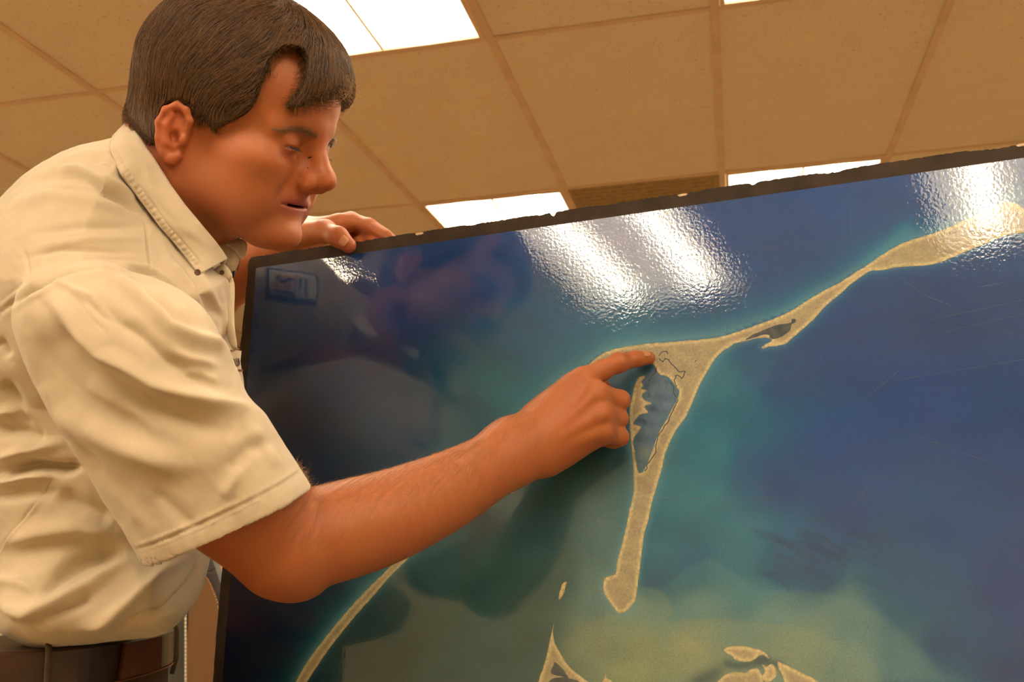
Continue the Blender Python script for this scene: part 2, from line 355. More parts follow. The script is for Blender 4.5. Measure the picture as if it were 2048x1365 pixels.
# sediment plumes with sharp curling fronts
def plume(pts, col, a, soft):
    global C3
    pl = poly_b(pts); s_d = seg_dist(Q, pl); ins = inside(Q, pl)
    w_ = np.where(ins, 1 - np.exp(-(s_d / soft)), 0) * a
    front = np.where(ins, np.clip(s_d / .0035, 0, 1), 0) * a
    w_ = np.maximum(w_, front * .55)
    C3 = C3 * (1 - w_[:, None]) + np.array(col, float) * w_[:, None]
plume([(1279,1172),(1300,1172),(1325,1180),(1345,1200),(1352,1225),(1335,1260),(1290,1290),(1240,1300),(1200,1260),(1210,1220),(1250,1232),(1270,1212)], (122,138,98), .75, .03)
plume([(1290,1176),(1330,1168),(1380,1130),(1420,1110),(1520,1180),(1600,1178),(1680,1190),(1740,1215),(1800,1255),(1850,1300),(1895,1365),(1500,1365),(1350,1260)], (96,126,110), .5, .06)
plume([(1270,1300),(1330,1240),(1450,1235),(1600,1250),(1690,1290),(1640,1365),(1250,1365)], (136,142,94), .45, .10)
plume([(1290,1110),(1320,1000),(1420,760),(1500,700),(1560,720),(1500,840),(1420,980),(1350,1100),(1300,1165)], (36,98,116), .5, .03)
# the teal shoal fanning off the upper spit, bright shallow fringe along every shore
spit = poly_b(LAND['spit']); ds = seg_dist(Q, spit)
ins_spit = inside(Q, spit)
north = poly_b([(400,1500),(592,1365),(778,1137),(980,915),(1120,768),(1204,705),(1289,687),(1439,673),(1578,623),(1680,564),(1786,495),(1865,466),(2018,403),(2200,400),(2200,200),(400,200)])
nside = inside(Q, north)
glow = np.where(nside, np.exp(-ds / .030) * .20, 0) * (1 - .9 * np.clip((Q[:, 0] - .62) / .15, 0, 1)); C3 = C3 * (1 - glow[:, None]) + np.array((56, 138, 128.)) * glow[:, None]
glow = np.where(nside, np.exp(-ds / .0065) * .62, np.exp(-ds / .0035) * .40); C3 = C3 * (1 - glow[:, None]) + np.array((138, 172, 146.)) * glow[:, None]
glow = np.where(nside, np.exp(-ds / .020) * .30, 0) ; C3 = C3 * (1 - glow[:, None]) + np.array((66, 140, 140.)) * glow[:, None]
ln = seg_dist(Q, poly_b([(1745,530),(1775,500),(1795,478),(1812,462)]), False); gl = np.exp(-(ln / .009) ** 2) * .5; C3 = C3 * (1 - gl[:, None]) + np.array((56, 136, 140.)) * gl[:, None]
# lagoon
lag = poly_b([(1291,748),(1308,728),(1330,750),(1345,760),(1362,780),(1356,806),(1330,850),(1300,920),(1282,950),(1270,935),(1264,880),(1262,820),(1268,780),(1280,756)])
li = inside(Q, lag); ld = seg_dist(Q, lag); lw = np.where(li, np.clip(ld / .004, 0, 1), 0)
lc = np.array((84, 108, 116.)) + (vnoise(Q * 60, 8, 3) * 9)[:, None]
C3 = C3 * (1 - lw[:, None]) + lc * lw[:, None]
for (x, y, r_, c_) in ((1294,772,7,(52,76,98)), (1282,842,5,(58,86,104)), (1305,817,6,(46,70,90)), (1290,845,3,(44,64,84)), (1298,792,3,(60,80,96)), (1276,880,5,(64,88,98)), (1290,905,12,(120,130,106)), (1310,880,8,(80,108,118)), (1297,935,6,(70,98,100))):
    p_ = to_b(hit(x, y)); g_ = np.exp(-((Q - p_) ** 2).sum(1) / (r_ * .00055) ** 2) * .8; C3 = C3 * (1 - g_[:, None]) + np.array(c_, float) * g_[:, None]
# feathery tidal channels at the lower right and murk by the islets
for k in range(26):
    x0_ = 1510 + 8 * k * rng.uniform(.6, 1.3); y0_ = 1060 + rng.uniform(0, 100); L_ = rng.uniform(30, 90)
    q_ = poly_b([(x0_, y0_), (x0_ + L_ * .5, y0_ + L_ * .12), (x0_ + L_, y0_ + L_ * rng.uniform(.2, .6))]); g_ = np.exp(-(seg_dist(Q, q_, False) / .0022) ** 2) * .30
    C3 = C3 * (1 - g_[:, None]) + np.array((14, 50, 92.)) * g_[:, None]
for pts, wd, a_ in (([(1455,1328),(1475,1333),(1500,1330),(1530,1318)], .004, .7), ([(1515,1322),(1560,1330),(1570,1345)], .004, .6), ([(1400,1362),(1430,1352)], .006, .5), ([(1380,1370),(1440,1340)], .006, .35)):
    g_ = np.exp(-(seg_dist(Q, poly_b(pts), False) / wd) ** 2) * a_; C3 = C3 * (1 - g_[:, None]) + np.array((56, 72, 74.)) * g_[:, None]
INK = np.array((1.0, 1.03, 1.42)) * 1.0
def srgb2lin(c): c = np.clip(c, 0, 255) / 255; l_ = np.where(c <= .04045, c / 12.92, ((c + .055) / 1.055) ** 2.4); up_ = 1 + (INK[2] > 1) * .28 * np.clip(l_[:, :2].mean(1) * 5, 0, 1); l_ = l_ * INK; l_[:, 2] *= up_; return np.clip(l_, 0, .95)
def set_col(me, c, name='ink'):
    at = me.color_attributes.new(name, 'FLOAT_COLOR', 'POINT'); a = np.ones((len(c), 4), np.float32); a[:, :3] = c
    at.data.foreach_set('color', a.ravel())

def gloss(m):
    p_ = pb(m); p_.inputs['Roughness'].default_value = 0.42; p_.inputs['Specular IOR Level'].default_value = 0.25
    p_.inputs['Coat Weight'].default_value = 1.0; p_.inputs['Coat IOR'].default_value = 1.75
    geo = nd(m, 'ShaderNodeNewGeometry')
    sn = nd(m, 'ShaderNodeTexNoise', Scale=9.0, Detail=3.0); lk(m, geo.outputs['Position'], sn.inputs['Vector'])
    mr_ = nd(m, 'ShaderNodeMapRange'); mr_.inputs[3].default_value = 0.02; mr_.inputs[4].default_value = 0.045; lk(m, sn.outputs[0], mr_.inputs[0]); lk(m, mr_.outputs[0], p_.inputs['Coat Roughness'])
    a1 = nd(m, 'ShaderNodeTexNoise', Scale=330.0, Detail=1.5); lk(m, geo.outputs['Position'], a1.inputs['Vector'])
    b1 = nd(m, 'ShaderNodeBump', Strength=0.064, Distance=0.0010); lk(m, a1.outputs[0], b1.inputs['Height'])
    a2 = nd(m, 'ShaderNodeTexNoise', Scale=26.0, Detail=2.0); lk(m, geo.outputs['Position'], a2.inputs['Vector'])
    b2 = nd(m, 'ShaderNodeBump', Strength=0.02, Distance=0.004); lk(m, a2.outputs[0], b2.inputs['Height']); lk(m, b1.outputs[0], b2.inputs['Normal'])
    lk(m, b2.outputs[0], p_.inputs['Coat Normal'])
m_sea = mat('printed_sea', (0, .1, .2)); at_ = nd(m_sea, 'ShaderNodeVertexColor', layer_name='ink')
tc_ = nd(m_sea, 'ShaderNodeNewGeometry'); gn_ = nd(m_sea, 'ShaderNodeTexNoise', Scale=900.0, Detail=1.0); lk(m_sea, tc_.outputs['Position'], gn_.inputs['Vector'])
mx_ = nd(m_sea, 'ShaderNodeMix', data_type='RGBA', blend_type='OVERLAY'); mx_.inputs[0].default_value = 0.35
lk(m_sea, at_.outputs[0], mx_.inputs[6]); lk(m_sea, gn_.outputs['Fac'], mx_.inputs[7]); lk(m_sea, mx_.outputs[2], pb(m_sea).inputs['Base Color']); gloss(m_sea)
m_land = mat('printed_land', (.5, .4, .2)); at_ = nd(m_land, 'ShaderNodeVertexColor', layer_name='ink')
tc_ = nd(m_land, 'ShaderNodeNewGeometry'); gn_ = nd(m_land, 'ShaderNodeTexNoise', Scale=420.0, Detail=4.0, Roughness=0.7); lk(m_land, tc_.outputs['Position'], gn_.inputs['Vector'])
mx_ = nd(m_land, 'ShaderNodeMix', data_type='RGBA', blend_type='OVERLAY'); mx_.inputs[0].default_value = 0.55
lk(m_land, at_.outputs[0], mx_.inputs[6]); lk(m_land, gn_.outputs['Fac'], mx_.inputs[7]); lk(m_land, mx_.outputs[2], pb(m_land).inputs['Base Color']); gloss(m_land)
m_pond = mat('printed_water', lin(62, 76, 88)); noise_mix(m_pond, lin(52, 66, 82), lin(74, 88, 92), 150); gloss(m_pond)

idx = np.arange(GU * GV).reshape(GV, GU); F_ = np.stack([idx[:-1, :-1], idx[1:, :-1], idx[1:, 1:], idx[:-1, 1:]], -1).reshape(-1, 4)
PT = .0009                                           # paper stands this proud of the board
sea = mesh('sea_print', from_b(Q[:, 0], Q[:, 1], PT), F_, m_sea, smooth=True); set_col(sea.data, np.clip(srgb2lin(C3) - np.array((.015, .001, .003)), .0008, 1) * np.array((1, 1.04, .92))); reparent(sea, board)
MB().prism([(pu0, pv0), (pu1, pv0), (pu1, pv1), (pu0, pv1)], lambda p: from_b(p[0], p[1], 0), lambda p: from_b(p[0], p[1], PT - .0001)).build('paper_edge', mat('print_paper', lin(225, 215, 200), .6), root=board)

def smooth_poly(p, n=2):
    for _ in range(n):
        a = p; b_ = np.roll(p, -1, 0); p = np.stack([.75 * a + .25 * b_, .25 * a + .75 * b_], 1).reshape(-1, 2)
    return p
from mathutils.geometry import delaunay_2d_cdt
def catmull(p, m):
    a, b_, c, d = np.roll(p, 1, 0), p, np.roll(p, -1, 0), np.roll(p, -2, 0); out = []
    for t in np.arange(m) / m: out.append(.5 * (2 * b_ + (c - a) * t + (2 * a - 5 * b_ + 4 * c - d) * t * t + (3 * b_ - a - 3 * c + d) * t ** 3))
    return np.stack(out, 1).reshape(-1, 2)
def sheet(name, pts, h, m, step=.003, colfn=None, rough=.00035, n=2):
    p = poly_b(pts); p = catmull(p, 4)
    L_ = []                                             # resample and roughen the shoreline
    for i in range(len(p)):
        a, b_ = p[i], p[(i + 1) % len(p)]; k = max(1, int(np.linalg.norm(b_ - a) / .0015))
        L_ += [a + (b_ - a) * t / k for t in range(k)]
    p = np.array(L_)
    if rough: p = p + rough * np.stack([vnoise(p * 90, 4, 3), vnoise(p * 90, 5, 3)], -1)
    lo, hi = p.min(0), p.max(0); lo = np.maximum(lo, (pu0 + .0005, pv0 + .0005)); hi = np.minimum(hi, (pu1, pv1))
    p = np.clip(p, (pu0 + .0005, pv0), (pu1, pv1))
    gx, gy = np.meshgrid(np.arange(lo[0], hi[0], step), np.arange(lo[1], hi[1], step)); G = np.stack([gx.ravel(), gy.ravel()], -1)
    G = G[inside(G, p)]; 
    if len(G): G = G[seg_dist(G, p) > step * .35]
    allp = np.concatenate([p, G]); nb = len(p)
    vs, es, fs, *_r = delaunay_2d_cdt([Vector(x) for x in allp], [], [list(range(nb))], 1, 1e-7)
    vs = np.array([tuple(x) for x in vs]); fs = [tuple(q) for q in fs if len(q) == 3]
    # face winding towards the camera
    o = mesh(name, from_b(vs[:, 0], vs[:, 1], h), fs, m, smooth=True)
    if colfn is not None:
        d_ = seg_dist(vs, p); set_col(o.data, srgb2lin(colfn(vs, d_)) * np.array((.84, .96, .80)))
    reparent(o, board); return o
def landcol(vs, d):
    base = np.array((196, 172, 112.)); inner = np.array((168, 150, 104.)); gr = np.array((150, 136, 96.))
    t = np.clip((d - .0012) / .0035, 0, 1)[:, None]
    c = base * 1.14 * (1 - t) + (base * .35 + inner * .65) * t
    st = np.clip(np.sin(d * 1900 + 3 * vnoise(vs * 30, 17, 2)) * 1.4 * vnoise(vs * 12, 18, 2) + .1, 0, 1)[:, None] * t; c = c * (1 - .22 * st) + np.array((140, 122, 96.)) * .22 * st
    pk = np.clip(vnoise(vs * 28, 23, 2) - .15, 0, 1)[:, None] * t; c = c * (1 - .5 * pk) + np.array((176, 138, 104.)) * .5 * pk
    c = np.where((d < .0005)[:, None], c * .80, c)
    n1 = np.clip(vnoise(vs * 55, 21, 4) * 1.1 + .35, 0, 1)[:, None] * t; c = c * (1 - .45 * n1) + gr * .45 * n1
    return c
sheet('land_print', LAND['spit'], PT + .0001, m_land, .0022, landcol, .0003, 1)
for k in ('sandbar', 'point', 'islet', 'islet2', 'islet3', 'islet4', 'landing'):
    sheet('land_print', LAND[k], PT + .0001, m_land, .002, landcol, .00025, 1)
for k in WATER2: sheet('pond_print', WATER2[k], PT + .0002, m_pond, .003, None, .0003, 1)
mbk = MB()
def ribbon(mb, pts, wd, h):
    p = poly_b(pts) if np.max(pts) > 10 else np.array(pts, float)
    n_ = len(p)
    for i in range(n_ - 1):
        a, b_ = p[i], p[i + 1]; t = nz(b_ - a); s_ = np.array((-t[1], t[0])) * wd / 2; e = t * wd * .3
        q = [a - e - s_, a - e + s_, b_ + e + s_, b_ + e - s_]; mb.add([from_b(x[0], x[1], h) for x in q], [(0, 1, 2, 3)])
for cpt in CREEKS: 
    c_ = np.array(cpt, float)
    if len(c_) > 2:
        f_ = [c_[0]]
        for i in range(len(c_) - 1):
            a, b_ = c_[i], c_[i + 1]; nn_ = np.array((b_[1] - a[1], a[0] - b_[0])); f_ += [a * .67 + b_ * .33 + nn_ * rng.uniform(-.15, .15), a * .33 + b_ * .67 + nn_ * rng.uniform(-.15, .15), b_]
        c_ = np.array(f_)
    ribbon(mbk, c_, .00095, PT + .00025)
o = mbk.build('creek_print', m_pond, root=board)
# handling scratches in the laminate
m_scr = mat('scratch', lin(120, 150, 170), .5); m_scr.node_tree.nodes['Principled BSDF'].inputs['Alpha'].default_value = .42; noise_mix(m_scr, lin(120, 150, 170), lin(90, 125, 155), 200)
mbs = MB()
for pts in ([(1785,543),(1845,590),(1900,612)], [(1860,640),(1960,620),(2048,600)], [(1960,575),(2010,566)], [(1890,665),(2048,628)], [(1730,800),(1800,740)], [(1560,770),(1580,752)], [(1650,1090),(1740,970)], [(1770,855),(1880,890),(1990,930)],
            [(1430,560),(1520,520)], [(1340,600),(1500,575)], [(1700,420),(1702,470)], [(1600,400),(1640,440)], [(1250,590),(1420,560)], [(1550,500),(1560,560)], [(1300,1000),(1560,995)], [(1800,760),(2048,720)], [(1380,520),(1640,480)], [(1180,610),(1300,640)], [(1745,1232),(1722,1290)]):
    c_ = np.array(pts, float); ribbon(mbs, c_, .00035, PT + .0003)
for k in range(46):
    x_ = rng.uniform(1050, 2040); y_ = rng.uniform(420, 1000); a_ = rng.choice([-.25, -.6, .3, -.1]) + rng.normal(0, .15); L_ = rng.uniform(15, 90)
    ribbon(mbs, np.array([(x_, y_), (x_ + L_ * math.cos(a_), y_ + L_ * math.sin(a_))]), .0002, PT + .0003)
o = mbs.build('scratches', m_scr, root=board); tag(o, kind='stuff')
HP = (20, 15, 8, 460, 285); VOX = 0.0016; SKIN = (172, 101, 57)

# ------------------------------------------------------------------ implicit surfaces for the figure
def smin(a, b, k):
    if k <= 0: return np.minimum(a, b)
    h = np.clip(.5 + .5 * (b - a) / k, 0, 1); return b + (a - b) * h - k * h * (1 - h)
class Field:
    def __init__(s): s.ops = []
    def add(s, fn, c, r, k=.01, mode='u'): s.ops.append((fn, np.array(c, float), float(r), k, mode)); return s
    def ell(s, c, r, k=.01, mode='u', R=None):
        c = np.array(c, float); r_ = np.array(r, float); R_ = None if R is None else np.array(R, float)   # R: rows = local axes in world
        def fn(p):
            q = p - c
            if R_ is not None: q = q @ R_.T
            a = q / r_; k0 = np.sqrt((a * a).sum(-1)); k1 = np.sqrt(((a / r_) ** 2).sum(-1))
            return k0 * (k0 - 1) / np.maximum(k1, 1e-9)
        return s.add(fn, c, max(r), k, mode)
    def cone(s, a, b, ra, rb, k=.01, mode='u', flat=None):
        a = np.array(a, float); b = np.array(b, float); ba = b - a; L2 = ba @ ba
        fl = None
        if flat is not None: fax, ff = nz(flat[0]), flat[1]            # squash along an axis by factor ff (<1 thinner)
        def fn(p):
            q = p - a
            if flat is not None:
                dd = q @ fax - np.clip((q @ ba) / L2, 0, 1) * (ba @ fax); q = q + np.outer(dd.ravel(), fax).reshape(q.shape) * (1 / ff - 1)
            t = np.clip((q @ ba) / L2, 0, 1)
            dv = q - t[..., None] * ba
            return np.sqrt((dv * dv).sum(-1)) - (ra + (rb - ra) * t)
        return s.add(fn, (a + b) / 2, math.sqrt(L2) / 2 + max(ra, rb), k, mode)
    def chain(s, pts, rs, k=.008, mode='u', flat=None):
        for i in range(len(pts) - 1): s.cone(pts[i], pts[i + 1], rs[i], rs[i + 1], k, mode, flat)
        return s
    def ev(s, p, ops=None):
        f = np.full(p.shape[:-1], 0.25)
        for fn, c, r, k, mode in (ops if ops is not None else s.ops):
            g_ = fn(p)
            if mode == 'u': f = smin(f, g_, k)
            elif mode == 's': f = -smin(-f, g_, k)
            elif mode == 'i': f = -smin(-f, -g_, k)
        return f
    def surface(s, lo, hi, h, N=14, slack=1.6):
        """blockwise surface nets"""
        lo = np.array(lo, float); nb = np.ceil((np.array(hi) - lo) / (h * N)).astype(int)
        # coarse culling
        bi = np.stack(np.meshgrid(*[np.arange(n) for n in nb], indexing='ij'), -1).reshape(-1, 3)
        bc = lo + (bi + .5) * h * N; rad = h * (N + 2) * .5 * math.sqrt(3)
        fc = np.concatenate([s.ev(c) for c in np.array_split(bc, max(1, len(bc) // 20000))])
        act = bi[np.abs(fc) < rad * slack]
        dims = nb * N + 4
        key = lambda c: (c[..., 0] + 1) * (dims[1] * dims[2]) + (c[..., 1] + 1) * dims[2] + (c[..., 2] + 1)
        ar = np.arange(-1, N + 1); loc = np.stack(np.meshgrid(ar, ar, ar, indexing='ij'), -1)
        VK, VP, QK = [], [], []
        corners = [(i, j, k_) for i in (0, 1) for j in (0, 1) for k_ in (0, 1)]
        edges = [(a, b_) for a in range(8) for b_ in range(a + 1, 8) if sum(abs(x - y) for x, y in zip(corners[a], corners[b_])) == 1]
        for b in act:
            base = b * N; cen = lo + (base + N / 2) * h
            ops = [o for o in s.ops if np.linalg.norm(o[1] - cen) < rad + o[2] + max(o[3], .0) + .004 or o[4] == 'i']
            if not ops: continue
            g = loc + base; f = s.ev(lo + g * h, ops)
            sg = f < 0
            if sg.all() or not sg.any(): continue
            cv = [f[c[0]:f.shape[0] - 1 + c[0], c[1]:f.shape[1] - 1 + c[1], c[2]:f.shape[2] - 1 + c[2]] for c in corners]
            ssum = sum((c < 0).astype(np.int8) for c in cv); mk = (ssum > 0) & (ssum < 8)
            ix = np.argwhere(mk); vals = np.stack([c[mk] for c in cv], -1)
            acc = np.zeros((len(ix), 3)); cnt = np.zeros(len(ix))
            for a, b_ in edges:
                va, vb = vals[:, a], vals[:, b_]; cr = (va < 0) != (vb < 0)
                t = np.where(cr, va / np.where(cr, va - vb, 1), 0)
                pa, pb_ = np.array(corners[a]), np.array(corners[b_])
                acc += cr[:, None] * (pa + t[:, None] * (pb_ - pa)); cnt += cr
            cell = ix - 1 + base
            VK.append(key(cell)); VP.append(lo + (cell + acc / cnt[:, None]) * h)
            # edges owned: base index 0..N-1
            for ax in range(3):
                s0 = sg[1:N + 1, 1:N + 1, 1:N + 1]
                sl = [slice(1, N + 1)] * 3; sl[ax] = slice(2, N + 2)
                if True:
                    s1 = sg[tuple(sl)]
                e = np.argwhere(s0 != s1)
                if not len(e): continue
                flip = s0[tuple(e.T)]
                c0 = e + base; u_, v_ = [(1, 2), (2, 0), (0, 1)][ax]
                du = np.zeros(3, int); dv = np.zeros(3, int); du[u_] = -1; dv[v_] = -1
                q = np.stack([key(c0), key(c0 + du), key(c0 + du + dv), key(c0 + dv)], -1)
                q[~flip] = q[~flip][:, ::-1]; QK.append(q)
        VK = np.concatenate(VK); VP = np.concatenate(VP); QK = np.concatenate(QK)
        uk, ui = np.unique(VK, return_index=True); V_ = VP[ui]; Fq = np.searchsorted(uk, QK)
        ok = (Fq < len(uk)).all(1); ok[ok] &= (uk[Fq[ok]] == QK[ok]).all(1)
        return V_, Fq[ok]
def grad_disp(V_, Fq):
    """vertex normals"""
    a, b, c, d = (V_[Fq[:, i]] for i in range(4)); n_ = np.cross(c - a, d - b)
    N_ = np.zeros_like(V_)
    for i in range(4): np.add.at(N_, Fq[:, i], n_)
    return N_ / np.maximum(np.linalg.norm(N_, axis=1), 1e-12)[:, None]
def relax(V_, Fq, it=2, lam=.5):
    e = np.concatenate([Fq[:, [0, 1]], Fq[:, [1, 2]], Fq[:, [2, 3]], Fq[:, [3, 0]]])
    for _ in range(it):
        s_ = np.zeros_like(V_); c_ = np.zeros(len(V_))
        for k in range(3): s_[:, k] = np.bincount(e[:, 0], V_[e[:, 1], k], len(V_)) + np.bincount(e[:, 1], V_[e[:, 0], k], len(V_))
        c_ = np.bincount(e[:, 0], minlength=len(V_)) + np.bincount(e[:, 1], minlength=len(V_))
        V_ = V_ + lam * (s_ / np.maximum(c_, 1)[:, None] - V_)
    return V_

# ------------------------------------------------------------------ head frame (x face, y left, z up), origin between the ears
def camvec(r, u, t): return r * RC[:, 0] + u * RC[:, 1] + t * RC[:, 2]
PITCH, YAW, ROLL = math.radians(HP[0]), math.radians(HP[1]), math.radians(HP[2])
hf = nz(camvec(math.cos(PITCH) * math.cos(YAW), -math.sin(PITCH) * math.cos(YAW), math.sin(YAW)))
hu0 = camvec(math.sin(PITCH), math.cos(PITCH), math.tan(ROLL)); hu = nz(hu0 - hu0.dot(hf) * hf); hl = np.cross(hu, hf)
HR = np.array([hf, hl, hu])                         # rows: local axes in world
HO = P(HP[3], HP[4], 1.0)
def hw(x, y, z): return HO + x * hf + y * hl + z * hu
def hloc(p): return (p - HO) @ HR.T

body = Field()
def he(c, r, k=.01, mode='u', rot=None, both=False):
    for sgn in ((1, -1) if both else (1,)):
        R_ = HR
        if rot is not None:
            a, b_, c_ = rot; b_ = b_; 
            ca, sa = math.cos(math.radians(a * sgn)), math.sin(math.radians(a * sgn)); Rz = np.array([[ca, sa, 0], [-sa, ca, 0], [0, 0, 1]])
            cb, sb = math.cos(math.radians(b_)), math.sin(math.radians(b_)); Ry = np.array([[cb, 0, -sb], [0, 1, 0], [sb, 0, cb]])
            cc, sc = math.cos(math.radians(c_ * sgn)), math.sin(math.radians(c_ * sgn)); Rx = np.array([[1, 0, 0], [0, cc, sc], [0, -sc, cc]])
            R_ = Rx @ Ry @ Rz @ HR
        body.ell(hw(c[0], c[1] * sgn, c[2]), r, k, mode, R_)
def hc(a, b_, ra, rb, k=.01, mode='u', both=False):
    for sgn in ((1, -1) if both else (1,)): body.cone(hw(a[0], a[1] * sgn, a[2]), hw(b_[0], b_[1] * sgn, b_[2]), ra, rb, k, mode)
# skull and face masses
he((-.008, 0, .052), (.096, .075, .084), .0)
he((.030, 0, .058), (.066, .061, .056), .02)
he((.030, 0, -.012), (.060, .058, .066), .02)
hc((-.004, .052, -.042), (.068, .018, -.068), .013, .017, .024, both=True)
hc((-.010, .057, -.010), (-.004, .052, -.046), .012, .013, .02, both=True)
he((.020, 0, -.041), (.056, .048, .031), .02)
he((.060, .044, -.004), (.026, .021, .019), .018, both=True)
he((.048, .036, -.036), (.034, .022, .032), .02, both=True)      # cheeks
hc((.0865, .010, .0365), (.069, .045, .029), .0098, .0056, .015, both=True)   # brow ridge
he((.102, .031, .016), (.0215, .0185, .0135), .012, 's', both=True)         # orbit
he((.0740, .0305, .0175), (.0142, .0150, .0134), .005, both=True)            # lids over the eyeball
hc((.0855, .020, .0262), (.078, .043, .0245), .0034, .0030, .005, both=True)    # fold above the lid
hc((.0835, .021, .005), (.077, .042, .006), .0026, .0022, .005, both=True)   # bag below the eye
he((.0885, .0310, .0142), (.0085, .0120, .0017), .0012, 's', both=True)      # lid slit
# nose
hc((.0855, 0, .030), (.106, 0, .000), .0085, .0095, .011)
he((.1095, 0, -.0055), (.0122, .0112, .0108), .006)
he((.099, .0125, -.0120), (.0105, .0060, .0080), .004, both=True)
he((.092, 0, -.010), (.016, .0150, .014), .010)
he((.1045, .0068, -.0205), (.0062, .0032, .0048), .002, 's', both=True)
# mouth and chin
he((.063, 0, -.037), (.0275, .031, .023), .014)
he((.0805, 0, -.0315), (.0118, .0240, .0064), .005)
he((.0785, 0, -.0452), (.0130, .0215, .0072), .004)
he((.085, 0, -.0382), (.026, .0252, .0013), .0018, 's')
body.chain([hw(.0945, -.0205, -.010), hw(.0905, -.0275, -.022), hw(.0880, -.0305, -.029)], [.0012, .0012, .0004], .009, 's')
body.chain([hw(.0945, .0205, -.010), hw(.0905, .0275, -.022), hw(.0880, .0305, -.029)], [.0012, .0012, .0004], .009, 's')
he((.0800, .0265, -.0392), (.003, .002, .0016), .002, 's', both=True)
he((.0825, 0, -.068), (.0185, .0205, .0150), .014)
# ear
E_S, E_X, E_Z = .77, -.0085, -.006
_he, _hw = he, hw
def eh(p): return ((p[0] + .008) * .68 + E_X, p[1] if abs(p[1]) < .077 else math.copysign(.077 + (abs(p[1]) - .077) * .8, p[1]), p[2] * E_S + E_Z)
he(eh((-.010, .0765, .000)), (0.0146, 0.0047, 0.0223), .006, rot=(-24, 8, 0), both=True)
for sgn in (1, -1):
    hx = [(.008, .074, .006), (.0105, .0765, .020), (.003, .079, .0305), (-.010, .0825, .0335), (-.0215, .087, .024), (-.0255, .089, .008), (-.0215, .0865, -.010), (-.012, .081, -.024), (-.003, .0765, -.030), (.004, .074, -.024)]
    rr = [.0030, .0038, .0040, .0042, .0040, .0036, .0036, .0050, .0066, .0050]
    body.chain([hw(*eh((a, b_ * sgn, c))) for a, b_, c in hx], [.8 * q for q in rr], .003)
he(eh((-.0105, .0900, .010)), (0.0058, 0.0072, 0.0123), .003, 's', rot=(-24, 10, 0), both=True)
he(eh((-.003, .0860, -.004)), (0.0065, 0.0102, 0.0077), .003, 's', rot=(-10, 0, 0), both=True)
for sgn in (1, -1): body.chain([hw(*eh((-.014, .083 * sgn, .020))), hw(*eh((-.0165, .085 * sgn, .006))), hw(*eh((-.011, .083 * sgn, -.012))), hw(*eh((-.004, .079 * sgn, -.016)))], [.003, .0035, .0035, .003], .003)
he(eh((.0075, .0760, -.004)), (0.0035, 0.0038, 0.0050), .003, both=True)
# neck, shoulders and the trunk inside the shirt
nb = P(255, 470, 1.00)
NECK0 = len(body.ops)
body.cone(hw(-.038, 0, .010), nb, .054, .062, .025)
body.cone(hw(.000, 0, -.040), P(305, 520, 1.0), .040, .042, .03)
RSH = P(190, 660, .89); LSH = P(345, 475, 1.165)
body.chain([RSH, P(235, 600, 1.03), LSH], [.042, .055, .045], .03)
body.chain([P(200, 680, 1.03), P(165, 850, 1.04), P(150, 1100, 1.04), P(140, 1220, 1.03)], [.060, .060, .055, .045], .03)
# right arm
REL = P(577, 1100, .862)
body.cone(RSH, P(470, 985, .848), .042, .0485, .03)
body.cone(P(470, 985, .848), P(572, 1092, .862), .049, .046, .02)
body.ell(P(604, 1134, .868), (.022, .022, .022), .02)                       # point of the elbow
fa = [P(590, 1086, .865), P(690, 1060, .885), P(780, 1032, .905), P(880, 989, .935), P(965, 943, .968), P(1030, 901, .992)]
VAX = nz(P(1000, 920, 1.) - CAM)
def spl(pts, rs, m):
    q = np.concatenate([np.array(pts), np.array(rs)[:, None]], 1); a = np.concatenate([2 * q[:1] - q[1:2], q, 2 * q[-1:] - q[-2:-1]]); o_ = []
    for i in range(len(q) - 1):
        p0, p1, p2, p3 = a[i:i + 4]
        for t in np.arange(m) / m: o_.append(.5 * (2 * p1 + (p2 - p0) * t + (2 * p0 - 5 * p1 + 4 * p2 - p3) * t * t + (3 * p1 - p0 - 3 * p2 + p3) * t ** 3))
    return np.array(o_ + [q[-1]])
fs_ = spl(fa, [.0402, .0412, .0392, .0355, .0308, .0284], 4)
for i in range(len(fs_) - 1):
    body.cone(fs_[i][:3], fs_[i + 1][:3], fs_[i][3], fs_[i + 1][3], .004, flat=(VAX, 1 - .20 * i / (len(fs_) - 2)))
# right hand: positions by how far they stand off the board
def B(px, py, l): return hit(px, py, l)
wr = P(1030, 901, .992)
mc = [B(1168, 760, .050), B(1194, 790, .056), B(1203, 829, .054), B(1205, 864, .047)]
cps = [B(1073, 846, .056), B(1080, 872, .060), B(1088, 896, .058), B(1096, 917, .052)]
for c_, m_ in zip(cps, mc):
    body.cone(c_, m_, .0160, .0125, .014)
body.cone(wr, B(1100, 872, .052), .0275, .0240, .025, flat=(VAX, .78))
body.cone(B(1080, 836, .046), B(1146, 777, .046), .0160, .0130, .014)
body.ell(B(1120, 850, .046), (.022, .022, .022), .02)
body.chain([mc[0], B(1204, 741, .046), B(1238, 726, .0365), B(1272, 718, .0215), B(1297, 716.5, .0105)], [.0118, .0098, .0092, .0078, .0070], .005)
body.ell(B(1238, 725, .0385), (.0094,) * 3, .004)
body.chain([mc[1], B(1240, 801, .033), B(1229, 811, .016), B(1204, 815, .015)], [.0122, .0098, .0088, .0078], .0045)
body.chain([mc[2], B(1237, 838, .031), B(1226, 846, .016), B(1204, 848, .015)], [.0118, .0092, .0084, .0074], .0045)
body.chain([mc[3], B(1240, 875, .028), B(1228, 881, .015), B(1208, 881, .015)], [.0108, .0086, .0078, .0068], .0045)
for q, l in (((1170, 757), .0555), ((1196, 788), .062), ((1205, 829), .0595), ((1208, 865), .052)): body.ell(B(*q, l), (.0088,) * 3, .008)
